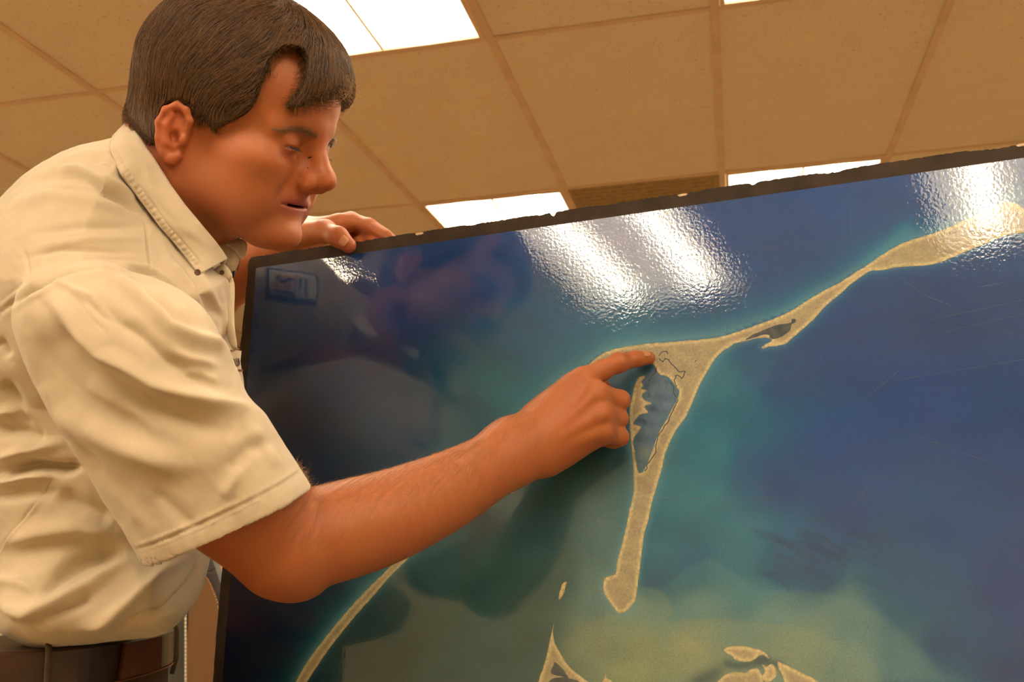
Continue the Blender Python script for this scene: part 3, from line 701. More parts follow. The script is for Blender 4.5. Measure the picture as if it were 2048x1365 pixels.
body.chain([B(1085, 862, .040), B(1138, 806, .024), B(1178, 790, .015), B(1206, 776, .0125)], [.018, .0125, .0108, .0085], .008)
# left arm and hand
LEL = P(330, 700, 1.30)
body.cone(LSH, LEL, .05, .042, .03)
lw = B(592, 474, -.032)
body.chain([LEL, B(400, 600, -.045), B(487, 536, -.040), lw], [.042, .040, .0345, .027], .02)
lk_ = [B(676, 449, -.020), B(682, 452, -.038), B(684, 456, -.054), B(682, 462, -.068)]
for i, m_ in enumerate(lk_): body.cone(B(612, 468, -.022 - .012 * i), m_, .0175, .0125, .014)
body.chain([lk_[0], B(702, 441, -.030), B(738, 452, -.024), B(772, 472, -.016)], [.0125, .0102, .0090, .0078], .005)
body.chain([lk_[1], B(712, 446, -.048), B(748, 460, -.032), B(780, 480, -.016)], [.0120, .0100, .0088, .0076], .005)
body.chain([lk_[2], B(706, 456, -.062), B(738, 474, -.036), B(750, 495, -.016)], [.0115, .0095, .0085, .0074], .005)
body.chain([lk_[3], B(700, 468, -.068), B(722, 488, -.036), B(730, 506, -.016)], [.0105, .0088, .0078, .0068], .005)
body.chain([B(612, 470, -.010), B(650, 463, .004), B(676, 474, .0165), B(697, 491, .0125)], [.0165, .0130, .0112, .0092], .008)
body.ell(B(703, 447, -.026), (.011,) * 3, .004)

# extensor tendons and veins on the back of the hand
for i, (a, m_) in enumerate(zip([(1095, 858), (1100, 872), (1104, 886), (1108, 900)], [(1168, 762), (1192, 792), (1200, 830), (1203, 864)])):
    body.cone(B(*a, (.0735, .0745, .0730, .0672)[i]), B(*m_, (.0612, .0672, .0652, .0580)[i]), .0022, .0036, .009)
body.chain([B(1085, 850, .0745), B(1118, 822, .0700), B(1140, 790, .0625), B(1152, 772, .0590)], [.0016, .0018, .0018, .0014], .004)
body.chain([B(1128, 812, .0690), B(1150, 826, .0690), B(1172, 812, .0670)], [.0014, .0017, .0014], .004)

allp = np.array([o[1] for o in body.ops]); rr_ = np.array([o[2] for o in body.ops])[:, None]
t0_ = __import__('time').time()
BV, BF = body.surface((allp - rr_).min(0) - .02, (allp + rr_).max(0) + .02, VOX)
BV = relax(BV, BF, 1, .4)
print('body', len(BV), len(BF), __import__('time').time() - t0_)
# pigment: lips, ears and nose ruddier, a shaved-beard shade, fairer forearm top
L = hloc(BV); hd = np.linalg.norm(L - np.array((.0, 0, .03)), axis=1) < .16
base = np.tile(np.array(SKIN, float), (len(BV), 1))
def tint(w_, col):
    global base
    w_ = np.clip(w_, 0, 1)[:, None]; base = base * (1 - w_) + np.array(col, float) * w_
def blob(c, r_):
    q = np.stack([L[:, 0], np.abs(L[:, 1]), L[:, 2]], -1); return np.exp(-(((q - np.array(c)) / np.array(r_)) ** 2).sum(1)) * hd
tint(.22 * vnoise(BV * 22, 41, 3) + .10, (176, 92, 62))
tint(.55 * blob((.060, .020, -.056), (.045, .045, .022)) + .25 * blob((.03, .05, -.04), (.03, .02, .03)), (150, 92, 66))
tint(.35 * blob((.100, .0, -.008), (.016, .018, .016)), (186, 84, 60))
tint(.35 * blob((.070, .040, -.006), (.018, .018, .016)), (190, 96, 66))
tint(.45 * blob((-.012, .085, .0), (.024, .014, .034)), (192, 92, 66))
lip = np.exp(-((L[:, 2] + .0385) / .0082) ** 4) * np.exp(-(L[:, 1] / .0255) ** 6) * (L[:, 0] > .074) * hd
tint(.75 * lip, (150, 70, 62))
tint(.5 * blob((.079, .033, .008), (.012, .016, .006)) + .35 * blob((.08, .03, .026), (.012, .018, .007)), (150, 84, 62))
me_c = base
m_skin = mat('skin', lin(196, 128, 88), .50, .4, sss=.10)
pb(m_skin).inputs['Subsurface Radius'].default_value = (1, .35, .18); pb(m_skin).inputs['Subsurface Scale'].default_value = .005
va_ = nd(m_skin, 'ShaderNodeVertexColor', layer_name='ink'); lk(m_skin, va_.outputs[0], pb(m_skin).inputs['Base Color'])
gp_ = nd(m_skin, 'ShaderNodeNewGeometry')
b1_ = add_bump(m_skin, gp_.outputs['Position'], 900, .12, .0005, 3); add_bump(m_skin, gp_.outputs['Position'], 220, .10, .0012, 3, prev=b1_)
person = empty('person', (float(RSH[0]), float(RSH[1]), 0.0))
tag(person, 'dark-haired man in a khaki short-sleeved shirt leaning in and pointing at the map board', 'person')
bo = mesh('body', BV, BF, m_skin, smooth=True); reparent(bo, person)
_k = INK; INK = np.array((1., 1., 1.)); set_col(bo.data, srgb2lin(me_c)); INK = _k

# ------------------------------------------------------------------ the shirt
GSTEP = 4; GX0, GY0, GX1, GY1 = -420, 120, 820, 1500
_gx = np.arange(GX0, GX1, GSTEP); _gy = np.arange(GY0, GY1, GSTEP); _GG = np.stack(np.meshgrid(_gx, _gy), -1).reshape(-1, 2).astype(float)
def smooth_closed(pts, n=2): return smooth_poly(np.array(pts, float), n)
def raster(poly):
    p = smooth_closed(poly, 2); sd = seg_dist(_GG, p); return np.where(inside(_GG, p), sd, -sd).reshape(len(_gy), len(_gx))
def samp(R_, u, v):
    x = np.clip((u - GX0) / GSTEP, 0, len(_gx) - 1.001); y = np.clip((v - GY0) / GSTEP, 0, len(_gy) - 1.001)
    i, j = x.astype(int), y.astype(int); a, b_ = x - i, y - j
    return (R_[j, i] * (1 - a) + R_[j, i + 1] * a) * (1 - b_) + (R_[j + 1, i] * (1 - a) + R_[j + 1, i + 1] * a) * b_
TORSO = [(262,262),(228,276),(185,284),(140,296),(95,318),(50,345),(0,395),(-70,470),(-130,600),(-150,800),(-120,1000),(-60,1180),(-10,1262),(30,1284),(85,1304),(140,1298),(200,1287),(260,1279),(320,1275),(362,1246),(397,1192),(418,1130),(432,1050),(450,950),(478,860),(492,800),(487,755),(480,715),(473,690),(467,650),(464,610),(467,575),(462,552),(440,540),(410,520),(370,470),(320,400),(285,330)]
SLEEVE = [(40,560),(110,525),(200,520),(320,560),(400,610),(450,680),(482,760),(500,797),(532,828),(556,870),(588,920),(618,966),(660,1040),(700,1120),(560,1230),(330,1230),(290,1140),(250,1070),(200,990),(130,880),(60,745),(14,640)]
R_T, R_S = raster(TORSO), raster(SLEEVE)
T_D, T_H, T_R = .985, .160, 275.0
def torso_d0(v):
    t = np.clip((v - 1080) / 200, 0, 1); return T_D + .040 * np.clip((v - 560) / 260, 0, 1) - .085 * t * t * (3 - 2 * t)
def torso_h(v): return T_H - .030 * np.clip((v - 560) / 260, 0, 1)
def sleeve_d0(v): return .826 + .020 * np.clip((v - 640) / 400, 0, 1)
def f_tor(u, v, d):
    a = 1 - samp(R_T, u, v) / T_R; a = np.maximum(a, 0); b_ = (d - torso_d0(v)) / torso_h(v)
    return (np.sqrt(a * a + b_ * b_) - 1) * .125
def f_slv(u, v, d):
    a = 1 - samp(R_S, u, v) / 165.0; a = np.maximum(a, 0); b_ = (d - sleeve_d0(v)) / .076
    return (np.sqrt(a * a + b_ * b_) - 1) * .07
hemA, hemB = P(286, 1136, .85), P(620, 967, .85)
_hx = nz(hemB - hemA); _view = nz((hemA + hemB) / 2 - CAM); hem_n = nz(np.cross(_hx, _view))
if hem_n[2] > 0: hem_n = -hem_n                                  # points down, out of the sleeve
hem_n = nz(hem_n + .09 * _view)
hem_o = (hemA + hemB) / 2
def shirt_fn(p):
    u, v, d = proj(p); ft = f_tor(u, v, d); fs = f_slv(u, v, d)
    cut = (p - hem_o) @ hem_n
    fs = np.maximum(fs, cut)
    f = smin(ft, fs, .010)
    inner = np.maximum(f_slv(u, v, d) + .0032 + .16 * np.clip(-cut - .004, 0, .06), -(cut + .06))
    return np.where(cut > -.06, np.maximum(f, -np.where(ft < 0, 1, inner)), f)
shirt = Field(); shirt.add(shirt_fn, P(200, 800, .95), 3.0, 0)
# left sleeve: a plain tube on the far side, facing the board
lsl = Field()
lsl.chain([P(255, 440, 1.07), LSH, P(338, 560, 1.21), P(335, 620, 1.235)], [.070, .066, .064, .062], .03)
def lcut(p): return (p - P(335, 622, 1.236)) @ nz(P(335, 620, 1.235) - LSH)
# ---- folds: strokes given where they run on the cloth
def stroke(u, v, pts, w_):
    p = np.array(pts, float); best = np.full(len(u), 1e9); tt = np.zeros(len(u)); Lc = np.concatenate([[0], np.cumsum(np.linalg.norm(np.diff(p, axis=0), axis=1))])
    Q_ = np.stack([u, v], -1)
    for i in range(len(p) - 1):
        ab = p[i + 1] - p[i]; t = np.clip(((Q_ - p[i]) @ ab) / (ab @ ab), 0, 1); dd = ((Q_ - p[i] - t[:, None] * ab) ** 2).sum(1)
        m_ = dd < best; best[m_] = dd[m_]; tt[m_] = (Lc[i] + t[m_] * (Lc[i + 1] - Lc[i])) / Lc[-1]
    taper = np.clip(np.minimum(tt, 1 - tt) / .22, 0, 1); taper = taper * taper * (3 - 2 * taper)
    return np.exp(-best / w_ ** 2) * (.25 + .75 * taper)
FS = [([(100,600),(144,654),(199,709),(259,739),(309,769),(369,789),(423,804),(498,822),(530,832)], 7, 17), ([(85,615),(125,674),(180,745),(245,785),(319,822),(400,850),(470,862)], -6, 24),
      ([(199,540),(249,572),(299,612),(339,655),(388,680),(438,694),(475,735)], 6, 13), ([(150,575),(224,632),(279,672),(325,715),(390,752),(450,778)], -6, 18),
      ([(309,552),(359,588),(398,622),(428,662)], 4, 10), ([(279,580),(349,630),(400,660)], -4, 11), ([(10,644),(40,714),(65,779),(110,824),(174,862),(249,896),(324,926),(400,934)], 5.5, 26),
      ([(60,650),(100,730),(160,800),(240,845),(310,880)], -4, 24), ([(149,888),(209,948),(249,978),(305,1040)], -2.5, 13), ([(448,948),(498,898),(545,884)], -3, 16), ([(560,940),(520,880),(500,850)], 2, 12),
      ([(300,980),(345,1020),(390,1060)], -2, 12), ([(330,700),(380,720),(430,730)], 2, 8), ([(368,742),(400,745),(440,765)], 2.5, 8), ([(135,580),(180,640),(215,670)], -2.5, 10), ([(110,560),(180,590),(230,640)], 3, 9),
      ([(190,930),(260,1010),(290,1060)], 2, 12), ([(440,1000),(470,960),(480,930)], 1.8, 12)]
FTO = [([(0,947),(62,932),(124,938),(165,930)], -11, 11), ([(-10,922),(50,903),(118,888)], 6, 11), ([(-10,968),(62,953),(110,950)], 5, 8), ([(-10,862),(40,866),(90,884)], -6, 15), ([(-20,830),(40,820),(70,835)], 4, 12),
       ([(-20,1000),(50,990),(110,985)], -3, 12), ([(62,1193),(103,1160),(165,1123),(235,1104)], -8, 14), ([(8,1090),(83,1066),(165,1054),(230,1070)], 7, 20), ([(110,985),(165,1018),(230,1040)], -6, 20), ([(145,1262),(207,1240),(269,1199),(320,1152),(378,1105)], 7, 13),
       ([(280,1250),(345,1207),(385,1160),(400,1118)], -6, 9), ([(186,1187),(145,1214),(83,1247)], -6, 13), ([(-10,1210),(54,1228),(124,1199),(190,1168),(250,1120)], 6, 13), ([(345,1255),(385,1205),(410,1150)], 4, 7), ([(230,1262),(300,1225),(340,1180)], -3, 8),
       ([(-10,1160),(40,1165),(70,1180)], 3, 12), ([(112,945),(62,1019),(0,1106)], -1.0, 2.2), ([(112,952),(66,1022),(6,1106)], .8, 3),
       ([(286,428),(295,455),(297,501),(301,545)], -1.2, 2.2), ([(279,425),(288,455),(290,501),(293,540)], .5, 3), ([(175,363),(215,385),(261,412),(285,425)], -4.5, 7), ([(110,336),(160,341),(215,363),(262,392)], 4, 9), ([(30,372),(100,352),(170,360),(230,400)], -2.5, 10),
       ([(0,420),(90,390),(190,400),(270,425)], 2.2, 12), ([(60,470),(150,455),(280,452)], -1.2, 8), ([(70,495),(180,478),(285,476)], 1.0, 8), ([(100,325),(160,306),(210,300)], 3, 8), ([(175,320),(205,312),(225,330)], -3, 6), ([(40,520),(120,500),(280,505)], -1.2, 6),
       ([(330,470),(372,530),(410,600),(430,650)], -3, 9), ([(355,480),(395,545),(435,620),(452,690)], 3, 9), ([(405,570),(440,640),(462,720)], -3, 7), ([(318,440),(352,500),(378,540)], 2, 7), ([(335,520),(380,570),(405,640)], 3.5, 9), ([(360,595),(395,630),(412,652)], -4, 7), ([(440,570),(450,640),(466,700)], 1.6, 7),
       ([(50,500),(62,560)], -1.0, 3), ([(-40,700),(0,690),(20,720)], -4, 12), ([(0,760),(30,800),(55,860)], -5, 14)]
FB = [([(0,625),(55,581),(92,563),(129,545),(169,535),(215,537),(261,541),(310,549),(350,575)], -2.6, 3.2), ([(0,612),(55,569),(92,551),(129,534),(169,525),(215,526),(261,530),(300,536),(345,560)], 1.3, 4), ([(0,603),(55,560),(92,541),(129,524),(169,515),(215,516),(261,520),(298,526)], -.9, 2.2), ([(0,640),(55,594),(92,576),(129,558),(169,548),(215,550),(261,554),(305,562)], .8, 5)]
def fold_shirt(V_, Fq):
    N_ = grad_disp(V_, Fq); u, v, d = proj(V_)
    cut = (V_ - hem_o) @ hem_n
    isl = (f_slv(u, v, d) < f_tor(u, v, d)) & (cut < .004)
    vd = V_ - CAM; vd /= np.linalg.norm(vd, axis=1)[:, None]; face = np.clip(-(N_ * vd).sum(1) * 2.5 + .3, 0, 1)
    disp = np.zeros(len(V_))
    outer = face > 0
    s_ = np.where(isl & outer)[0]; t_ = np.where(~isl & outer)[0]
    for pts, a_, w_ in FS: disp[s_] += stroke(u[s_], v[s_], pts, w_) * a_ * .0015
    for pts, a_, w_ in FTO: disp[t_] += stroke(u[t_], v[t_], pts, w_) * a_ * (.0015 if abs(a_) > 1.5 else .0018)
    disp[t_] *= np.clip(.25 + samp(R_T, u[t_], v[t_]) / 55, .25, 1); disp[s_] *= np.clip(.35 + samp(R_S, u[s_], v[s_]) / 40, .35, 1)
    b_i = np.where(outer)[0]
    for pts, a_, w_ in FB: disp[b_i] += stroke(u[b_i], v[b_i], pts, w_) * a_ * .0019
    # sleeve hem: turned band with two stitch rows, puckered between
    hd = -cut[s_]; px = hd / .85 * FPX
    along = ((V_[s_] - hem_o) @ _hx) * 1000
    band = -.0011 * np.exp(-((px - 41) / 2.6) ** 2) - .0005 * np.exp(-((px - 29) / 2.2) ** 2) + .0010 * np.exp(-((px - 46) / 4) ** 2)
    puck = .0004 * np.sin(along / 2.6 + 1.3 * np.sin(along / 9)) * np.exp(-((px - 35) / 9) ** 2)
    disp[s_] += (band + puck + .0006 * np.clip((38 - px) / 6, 0, 1)) * np.clip(samp(R_S, u[s_], v[s_]) / 18, 0, 1)
    disp *= face
    # broad soft unevenness and shallow creases over all the cloth
    q = V_ * 1.0
    disp += .0016 * vnoise(q * np.array((7, 7, 9)), 31, 2) * (0.3 + .7 * face) + .0005 * vnoise(q * 26, 32, 3)
    # the sleeve seam: sleeve head lies under the yoke
    return V_ + N_ * disp[:, None]
t0_ = __import__('time').time()
SV, SF = shirt.surface(P(-200, 1340, 1.0) - np.array((.12, .38, .02)), P(700, 230, .9) + np.array((.10, .45, .10)), .0018)
print('shirt', len(SV), SV.min(0), SV.max(0), __import__('time').time() - t0_)
if True:
    import collections
    e_ = np.concatenate([SF[:, [0, 1]], SF[:, [1, 2]], SF[:, [2, 3]], SF[:, [3, 0]]]); lab = np.arange(len(SV))
    for _ in range(400):
        l2 = lab.copy(); np.minimum.at(l2, e_[:, 0], lab[e_[:, 1]]); np.minimum.at(l2, e_[:, 1], lab[e_[:, 0]]); l2 = l2[l2]
        if (l2 == lab).all(): break
        lab = l2
    big = np.bincount(lab).argmax(); keep = lab == big; SF = SF[keep[SF[:, 0]]]; mp_ = np.cumsum(keep) - 1; SF = mp_[SF]; SV = SV[keep]
SV = fold_shirt(relax(SV, SF, 3), SF)
m_shirt = mat('khaki_twill', lin(212, 196, 168), .85, .2)
s_, n_, x_ = noise_mix(m_shirt, lin(208, 192, 166), lin(197, 181, 154), 14, 4)
wv = add_bump(m_shirt, s_, 900, .22, .0006); wv2 = add_bump(m_shirt, s_, 55, .14, .004, 4, prev=wv)
pb(m_shirt).inputs['Sheen Weight'].default_value = .25; pb(m_shirt).inputs['Sheen Roughness'].default_value = .5
so = mesh('shirt', SV, SF, m_shirt, smooth=True); reparent(so, person)
# left sleeve as its own closed tube with an open cuff
def lsl_fn(p):
    f = lsl.ev(p); c = lcut(p); f = np.maximum(f, c)
    return np.where(c > -.05, np.maximum(f, -np.maximum(lsl.ev(p) + .0035, -(c + .045))), f)
lf = Field(); lf.add(lsl_fn, LSH, 3.0, 0)
LV, LF_ = lf.surface(P(300, 520, 1.15) - .24, P(300, 520, 1.15) + .24, .0035)
LV = relax(LV, LF_, 2); LN = grad_disp(LV, LF_); LV = LV + LN * (.004 * vnoise(LV * np.array((9, 9, 5)), 77, 3))[:, None]
lo_ = mesh('left_sleeve', LV, LF_, m_shirt, smooth=True); reparent(lo_, person)

# ------------------------------------------------------------------ collar
def torso_front(u, v):
    a = np.clip(1 - samp(R_T, u, v) / T_R, 0, 1); return torso_d0(v) - torso_h(v) * np.sqrt(np.maximum(1 - a * a, 0))
def slv_front(u, v):
    a = np.clip(1 - samp(R_S, u, v) / 165.0, 0, 1); return sleeve_d0(v) - .076 * np.sqrt(np.maximum(1 - a * a, 0))
def crom(pts, n):
    pts = np.array(pts, float); L_ = np.concatenate([[0], np.cumsum(np.linalg.norm(np.diff(pts[:, :2], axis=0), axis=1))]); t = np.linspace(0, L_[-1], n)
    out = np.stack([np.interp(t, L_, pts[:, k]) for k in range(pts.shape[1])], -1)
    for _ in range(max(1, n // 24)): out[1:-1] = .25 * out[:-2] + .5 * out[1:-1] + .25 * out[2:]
    return out
def grid_mesh(name, G, m, root, thick=.0025, closed=False):
    n, k = G.shape[:2]; ix = np.arange(n * k).reshape(n, k)
    F_ = np.stack([ix[:-1, :-1], ix[1:, :-1], ix[1:, 1:], ix[:-1, 1:]], -1).reshape(-1, 4)
    o = mesh(name, G.reshape(-1, 3), F_, m, smooth=True); reparent(o, root)
    if thick:
        s_ = o.modifiers.new('thick', 'SOLIDIFY'); s_.thickness = thick; s_.offset = 0
    return o
def leaf(name, up, low, n=140, k=26, bulge=.004, stitch=True, curl=0.0):
    A = crom(up, n); B_ = crom(low, n); G = np.zeros((n, k, 3))
    for j in range(k):
        t = j / (k - 1); uv = A * (1 - t) + B_ * t; uv[:, 2] -= bulge * math.sin(math.pi * t) * 1.0
        if stitch:
            q = t * np.linalg.norm(A[:, :2] - B_[:, :2], axis=1); rem = np.linalg.norm(A[:, :2] - B_[:, :2], axis=1) - q
            s_ = np.arange(n) / n * 95
            uv[:, 2] += .0012 * np.exp(-((rem - 15) / 2.4) ** 2) + .0008 * np.exp(-((rem - 4) / 2.0) ** 2)
            uv[:, 2] -= (.0012 * np.maximum(np.sin(s_ * 2.0 + np.sin(s_ * .3) * 2), -.2) * np.exp(-((rem - 9) / 5) ** 2))
            uv[:, 2] += .0016 * np.exp(-((q - 30 + 12 * np.sin(np.arange(n) / n * 9)) / 9) ** 2) * np.sin(np.arange(n) / n * 14)
        G[:, j] = P(uv[:, 0], uv[:, 1], uv[:, 2])
    return grid_mesh(name, G, m_shirt, person)
lowp = [(226, 274), (219, 300), (240, 345), (271, 388), (295, 421), (320, 455), (348, 486), (378, 523), (398, 549)]
low = [(x, y, min(.93 if i else .97, float(torso_front(np.array([x * 1.]), np.array([y * 1.]))[0]) - .007)) for i, (x, y) in enumerate(lowp)]
up = [(258, 241, .985), (277, 274, .945), (308, 320, .925), (338, 369, .915), (369, 412, .912), (400, 449, .915), (431, 486, .928), (445, 505, .938), (453, 518, .945)]
cl = leaf('collar', up, low)
# inside of the collar, standing against the neck
inn = [(x - 6, y + 16, d + .022) for x, y, d in up]
leaf('collar_stand', [(x, y, d + .0015) for x, y, d in up], inn, 60, 6, 0, False)
# the rest of the ring round the back of the neck to the far leaf
bk = [(259, 241, .985), (262, 236, 1.02), (290, 262, 1.065), (340, 330, 1.09), (400, 420, 1.085), (438, 486, 1.06)]
bl = [(226, 274, .972), (222, 272, 1.03), (262, 310, 1.09), (320, 380, 1.115), (390, 450, 1.11), (440, 505, 1.08)]
leaf('collar_back', bk, bl, 60, 10, 0, False)
def patch(name, poly, depth, m=None, n=1, th=.0022, bul=.003):
    """small folded flap: outline in the picture, a depth per corner"""
    p = smooth_poly(np.array(poly, float), n); c = p.mean(0)
    rings = [p * (1 - t) + c * t for t in (0, .1, .3, .6)]
    v = np.concatenate(rings + [c[None]]); dd = np.full(len(v), 0.)
    dep = np.array([depth(x, y) for x, y in v]); k = len(p)
    for i, t in enumerate((0, .1, .3, .6)): dep[i * k:(i + 1) * k] -= bul * math.sin(math.pi / 2 * min(1, t * 2))
    dep[-1] -= bul
    f = [(i * k + j, i * k + (j + 1) % k, (i + 1) * k + (j + 1) % k, (i + 1) * k + j) for i in range(3) for j in range(k)] + [(3 * k + j, 3 * k + (j + 1) % k, 4 * k) for j in range(k)]
    o = mesh(name, P(v[:, 0], v[:, 1], dep), f, m or m_shirt, smooth=True); reparent(o, person)
    s_ = o.modifiers.new('thick', 'SOLIDIFY'); s_.thickness = th; s_.offset = 0
    return o
patch('collar_leaf', [(449,485),(464,477),(479,478),(494,485),(493,504),(486,519),(478,514),(464,500)], lambda x, y: 1.03 - .0003 * (x - 450), bul=.004)
patch('collar_leaf', [(434,484),(446,489),(458,497),(472,506),(480,521),(468,545),(459,536),(450,524),(440,510)], lambda x, y: 1.00 - .0003 * (x - 440), bul=.005)
patch('collar_band', [(424,545),(438,534),(449,529),(457,538),(465,553),(459,559),(445,565),(431,569)], lambda x, y: .955, bul=.003)
patch('placket', [(452,556),(464,552),(468,575),(466,620),(467,660),(474,700),(462,696),(452,650),(446,600),(432,572)], lambda x, y: .962 - .0001 * (y - 560), bul=.006)
m_btn = mat('horn_button', lin(120, 92, 62), .35); noise_mix(m_btn, lin(120, 92, 62), lin(90, 66, 44), 300)
def button(u, v, d, r=.0048):
    c = P(u, v, d); nrm = nz(CAM - c); a = nz(np.cross(nrm, (0, 0, 1))); b_ = np.cross(nrm, a); mb = MB()
    for r0, z0, r1, z1 in ((r, -.001, r, .0006), (r, .0006, r * .8, .0012), (r * .8, .0012, r * .6, .0006)):
        n = 20; mb.add([c + q * math.cos(t) * a + q * math.sin(t) * b_ + z * nrm for q, z in ((r0, z0), (r1, z1)) for t in [2 * math.pi * k / n for k in range(n)]], [(k, (k + 1) % n, n + (k + 1) % n, n + k) for k in range(n)])
    n = 20; mb.add([c + r * .6 * math.cos(t) * a + r * .6 * math.sin(t) * b_ + .0006 * nrm for t in [2 * math.pi * k / n for k in range(n)]], [tuple(range(n))])
    return mb.build('button', m_btn, root=person, smooth=False)
button(395, 545, .866, .0028)
button(444, 545, .948, .0022)

# ------------------------------------------------------------------ woven label above the pocket
m_lab = mat('woven_label', lin(205, 184, 156), .8); noise_mix(m_lab, lin(205, 184, 156), lin(192, 170, 140), 300)
m_brn = mat('brown_edging', lin(150, 92, 34), .6); noise_mix(m_brn, lin(156, 98, 38), lin(120, 70, 24), 300)
m_ink = mat('dark_thread', lin(58, 36, 52), .7); noise_mix(m_ink, lin(60, 38, 54), lin(44, 28, 44), 300)
def front_pt(u, v, lift): return P(u, v, float(torso_front(np.array([u * 1.]), np.array([v * 1.]))[0]) - lift)
def strip(mb, pts, w_, lift):
    for i in range(len(pts) - 1):
        a, b_ = np.array(pts[i], float), np.array(pts[i + 1], float); t = (b_ - a) / np.linalg.norm(b_ - a); s_ = np.array((-t[1], t[0])) * w_ / 2
        q = [a - s_ - t * .3, a + s_ - t * .3, b_ + s_ + t * .3, b_ - s_ + t * .3]
        lo_q = [front_pt(x[0], x[1], lift) for x in q]; hi_q = [front_pt(x[0], x[1], lift + .0014) for x in q]
        mb.add(lo_q + hi_q, [(0, 1, 2, 3), (7, 6, 5, 4), (0, 4, 5, 1), (1, 5, 6, 2), (2, 6, 7, 3), (3, 7, 4, 0)])
lb = MB(); strip(lb, [(452, 723), (462, 720), (472, 719), (481, 720)], 36, .0025); labo = lb.build('name_label', m_lab, root=person)
eb = MB(); strip(eb, [(446, 704), (456, 704), (466, 701), (473, 697.5), (479, 700)], 4.4, .0045); e1 = eb.build('label_edging', m_brn, parent=labo)
eb = MB(); strip(eb, [(468, 744), (478, 741), (486, 742)], 4.4, .0045); eb.build('label_edging', m_brn, parent=labo)
tx = MB(); strip(tx, [(463, 722), (464, 719), (467, 718.5), (469, 721), (470, 726), (471, 731), (474, 733)], 1.6, .0055); strip(tx, [(473.5, 717), (474.5, 724), (475.5, 731), (477.5, 732)], 1.6, .0055); strip(tx, [(477.5, 717), (478.5, 724), (479.5, 730)], 1.4, .0055)
tx.build('lettering', m_ink, parent=labo)

# ------------------------------------------------------------------ trousers and belt
m_tr = mat('trouser_cotton', lin(104, 84, 62), .9, .15); s_, _, _ = noise_mix(m_tr, lin(90, 74, 56), lin(72, 58, 44), 30); add_bump(m_tr, s_, 700, .25, .0006)
m_belt = mat('brown_leather_belt', lin(88, 44, 20), .38, .5); s_, _, _ = noise_mix(m_belt, lin(52, 26, 14), lin(30, 15, 8), 30); add_bump(m_belt, s_, 260, .2, .0008)
WC = P(128, 1304, 1.03)
ax_f = nz(np.array((RC[0, 0], RC[1, 0], 0)) - 0); ax_s = np.array((-ax_f[1], ax_f[0], 0.))
def ring(c, rf, rs, z, n=64, e=2.4):
    t = np.linspace(0, 2 * np.pi, n, endpoint=False); cf = np.sign(np.cos(t)) * np.abs(np.cos(t)) ** (2 / e); sf = np.sign(np.sin(t)) * np.abs(np.sin(t)) ** (2 / e)
    return np.array([c[0], c[1], z]) + rf * cf[:, None] * ax_f + rs * sf[:, None] * ax_s
def loft(rings, closed_ends=True):
    n = len(rings[0]); v = np.concatenate(rings); f = [(i * n + k, i * n + (k + 1) % n, (i + 1) * n + (k + 1) % n, (i + 1) * n + k) for i in range(len(rings) - 1) for k in range(n)]
    if closed_ends: f += [tuple(range(n - 1, -1, -1)), tuple(range((len(rings) - 1) * n, len(rings) * n))]
    return v, f
wz = float(WC[2])
tro = Field()
hip = np.array((WC[0], WC[1], 0)) - ax_f * .03
def H3(f_, s_, z): return np.array((hip[0], hip[1], 0)) + f_ * ax_f + s_ * ax_s + np.array((0, 0, z))
def waist_fn(p):
    q = p - np.array((WC[0], WC[1], 0)); a = q @ ax_f; b_ = q @ ax_s; z = q[..., 2]
    g_ = np.clip((wz - z) / .25, 0, 1); rf = .088 + .035 * g_; rs = .142 + .03 * g_
    f = ((np.abs((a + .02 * g_) / rf) ** 2.4 + np.abs(b_ / rs) ** 2.4) ** (1 / 2.4) - 1) * .09
    return np.maximum(f, np.maximum(z - (wz + .012), (wz - .30) - z))
tro.add(waist_fn, (WC[0], WC[1], wz - .15), .4, .0)
for s_ in (.095, -.095):
    tro.chain([H3(0, s_, wz - .22), H3(.02, s_ * 1.15, wz - .58), H3(-.01, s_ * 1.3, .09)], [.098, .072, .060], .03)
TV, TF = tro.surface((WC[0] - .35, WC[1] - .35, .02), (WC[0] + .35, WC[1] + .35, wz + .03), .0055)
TV = relax(TV, TF, 2); TN = grad_disp(TV, TF); tu, tv_, td = proj(TV)
dz = np.zeros(len(TV))
for pts, a_, w_ in (([(-20, 1334), (60, 1338), (107, 1344)], -2.5, 3), ([(107, 1336), (109, 1365), (112, 1400)], 2.5, 4), ([(230, 1325), (262, 1340), (285, 1372)], -5, 7), ([(262, 1310), (285, 1330), (296, 1370)], 4, 8)): dz += stroke(tu, tv_, pts, w_) * a_ * .001
TV = TV + TN * (dz * (td < WC[1]) + (.004 * vnoise(TV * np.array((5, 5, 2.)), 55, 3)) * np.clip((wz - .03 - TV[:, 2]) / .05, 0, 1))[:, None]
to = mesh('trousers', TV, TF, m_tr, smooth=True); reparent(to, person)
rz = wz + .004
def band(name, rf, rs, z0, z1, th, m, par=None):
    v, f = loft([ring(WC, rf, rs, z0), ring(WC, rf + th, rs + th, z0 + .002), ring(WC, rf + th, rs + th, z1 - .002), ring(WC, rf, rs, z1)], True)
    o = mesh(name, v, f, m, smooth=False); reparent(o, person) if par is None else reparent(o, par); return o
bz0 = wz - .022; belt = band('belt', .0905, .1445, bz0, bz0 + .036, .004, m_belt)
ed = band('belt_edge', .0910, .1450, bz0 - .001, bz0 + .0015, .0045, mat('belt_edge_highlight', lin(120, 58, 22), .4)); ed.parent = belt; ed.matrix_parent_inverse = Matrix.Identity(4)  # orange highlight along the belt's lower edge, put in as colour
bt = MB()
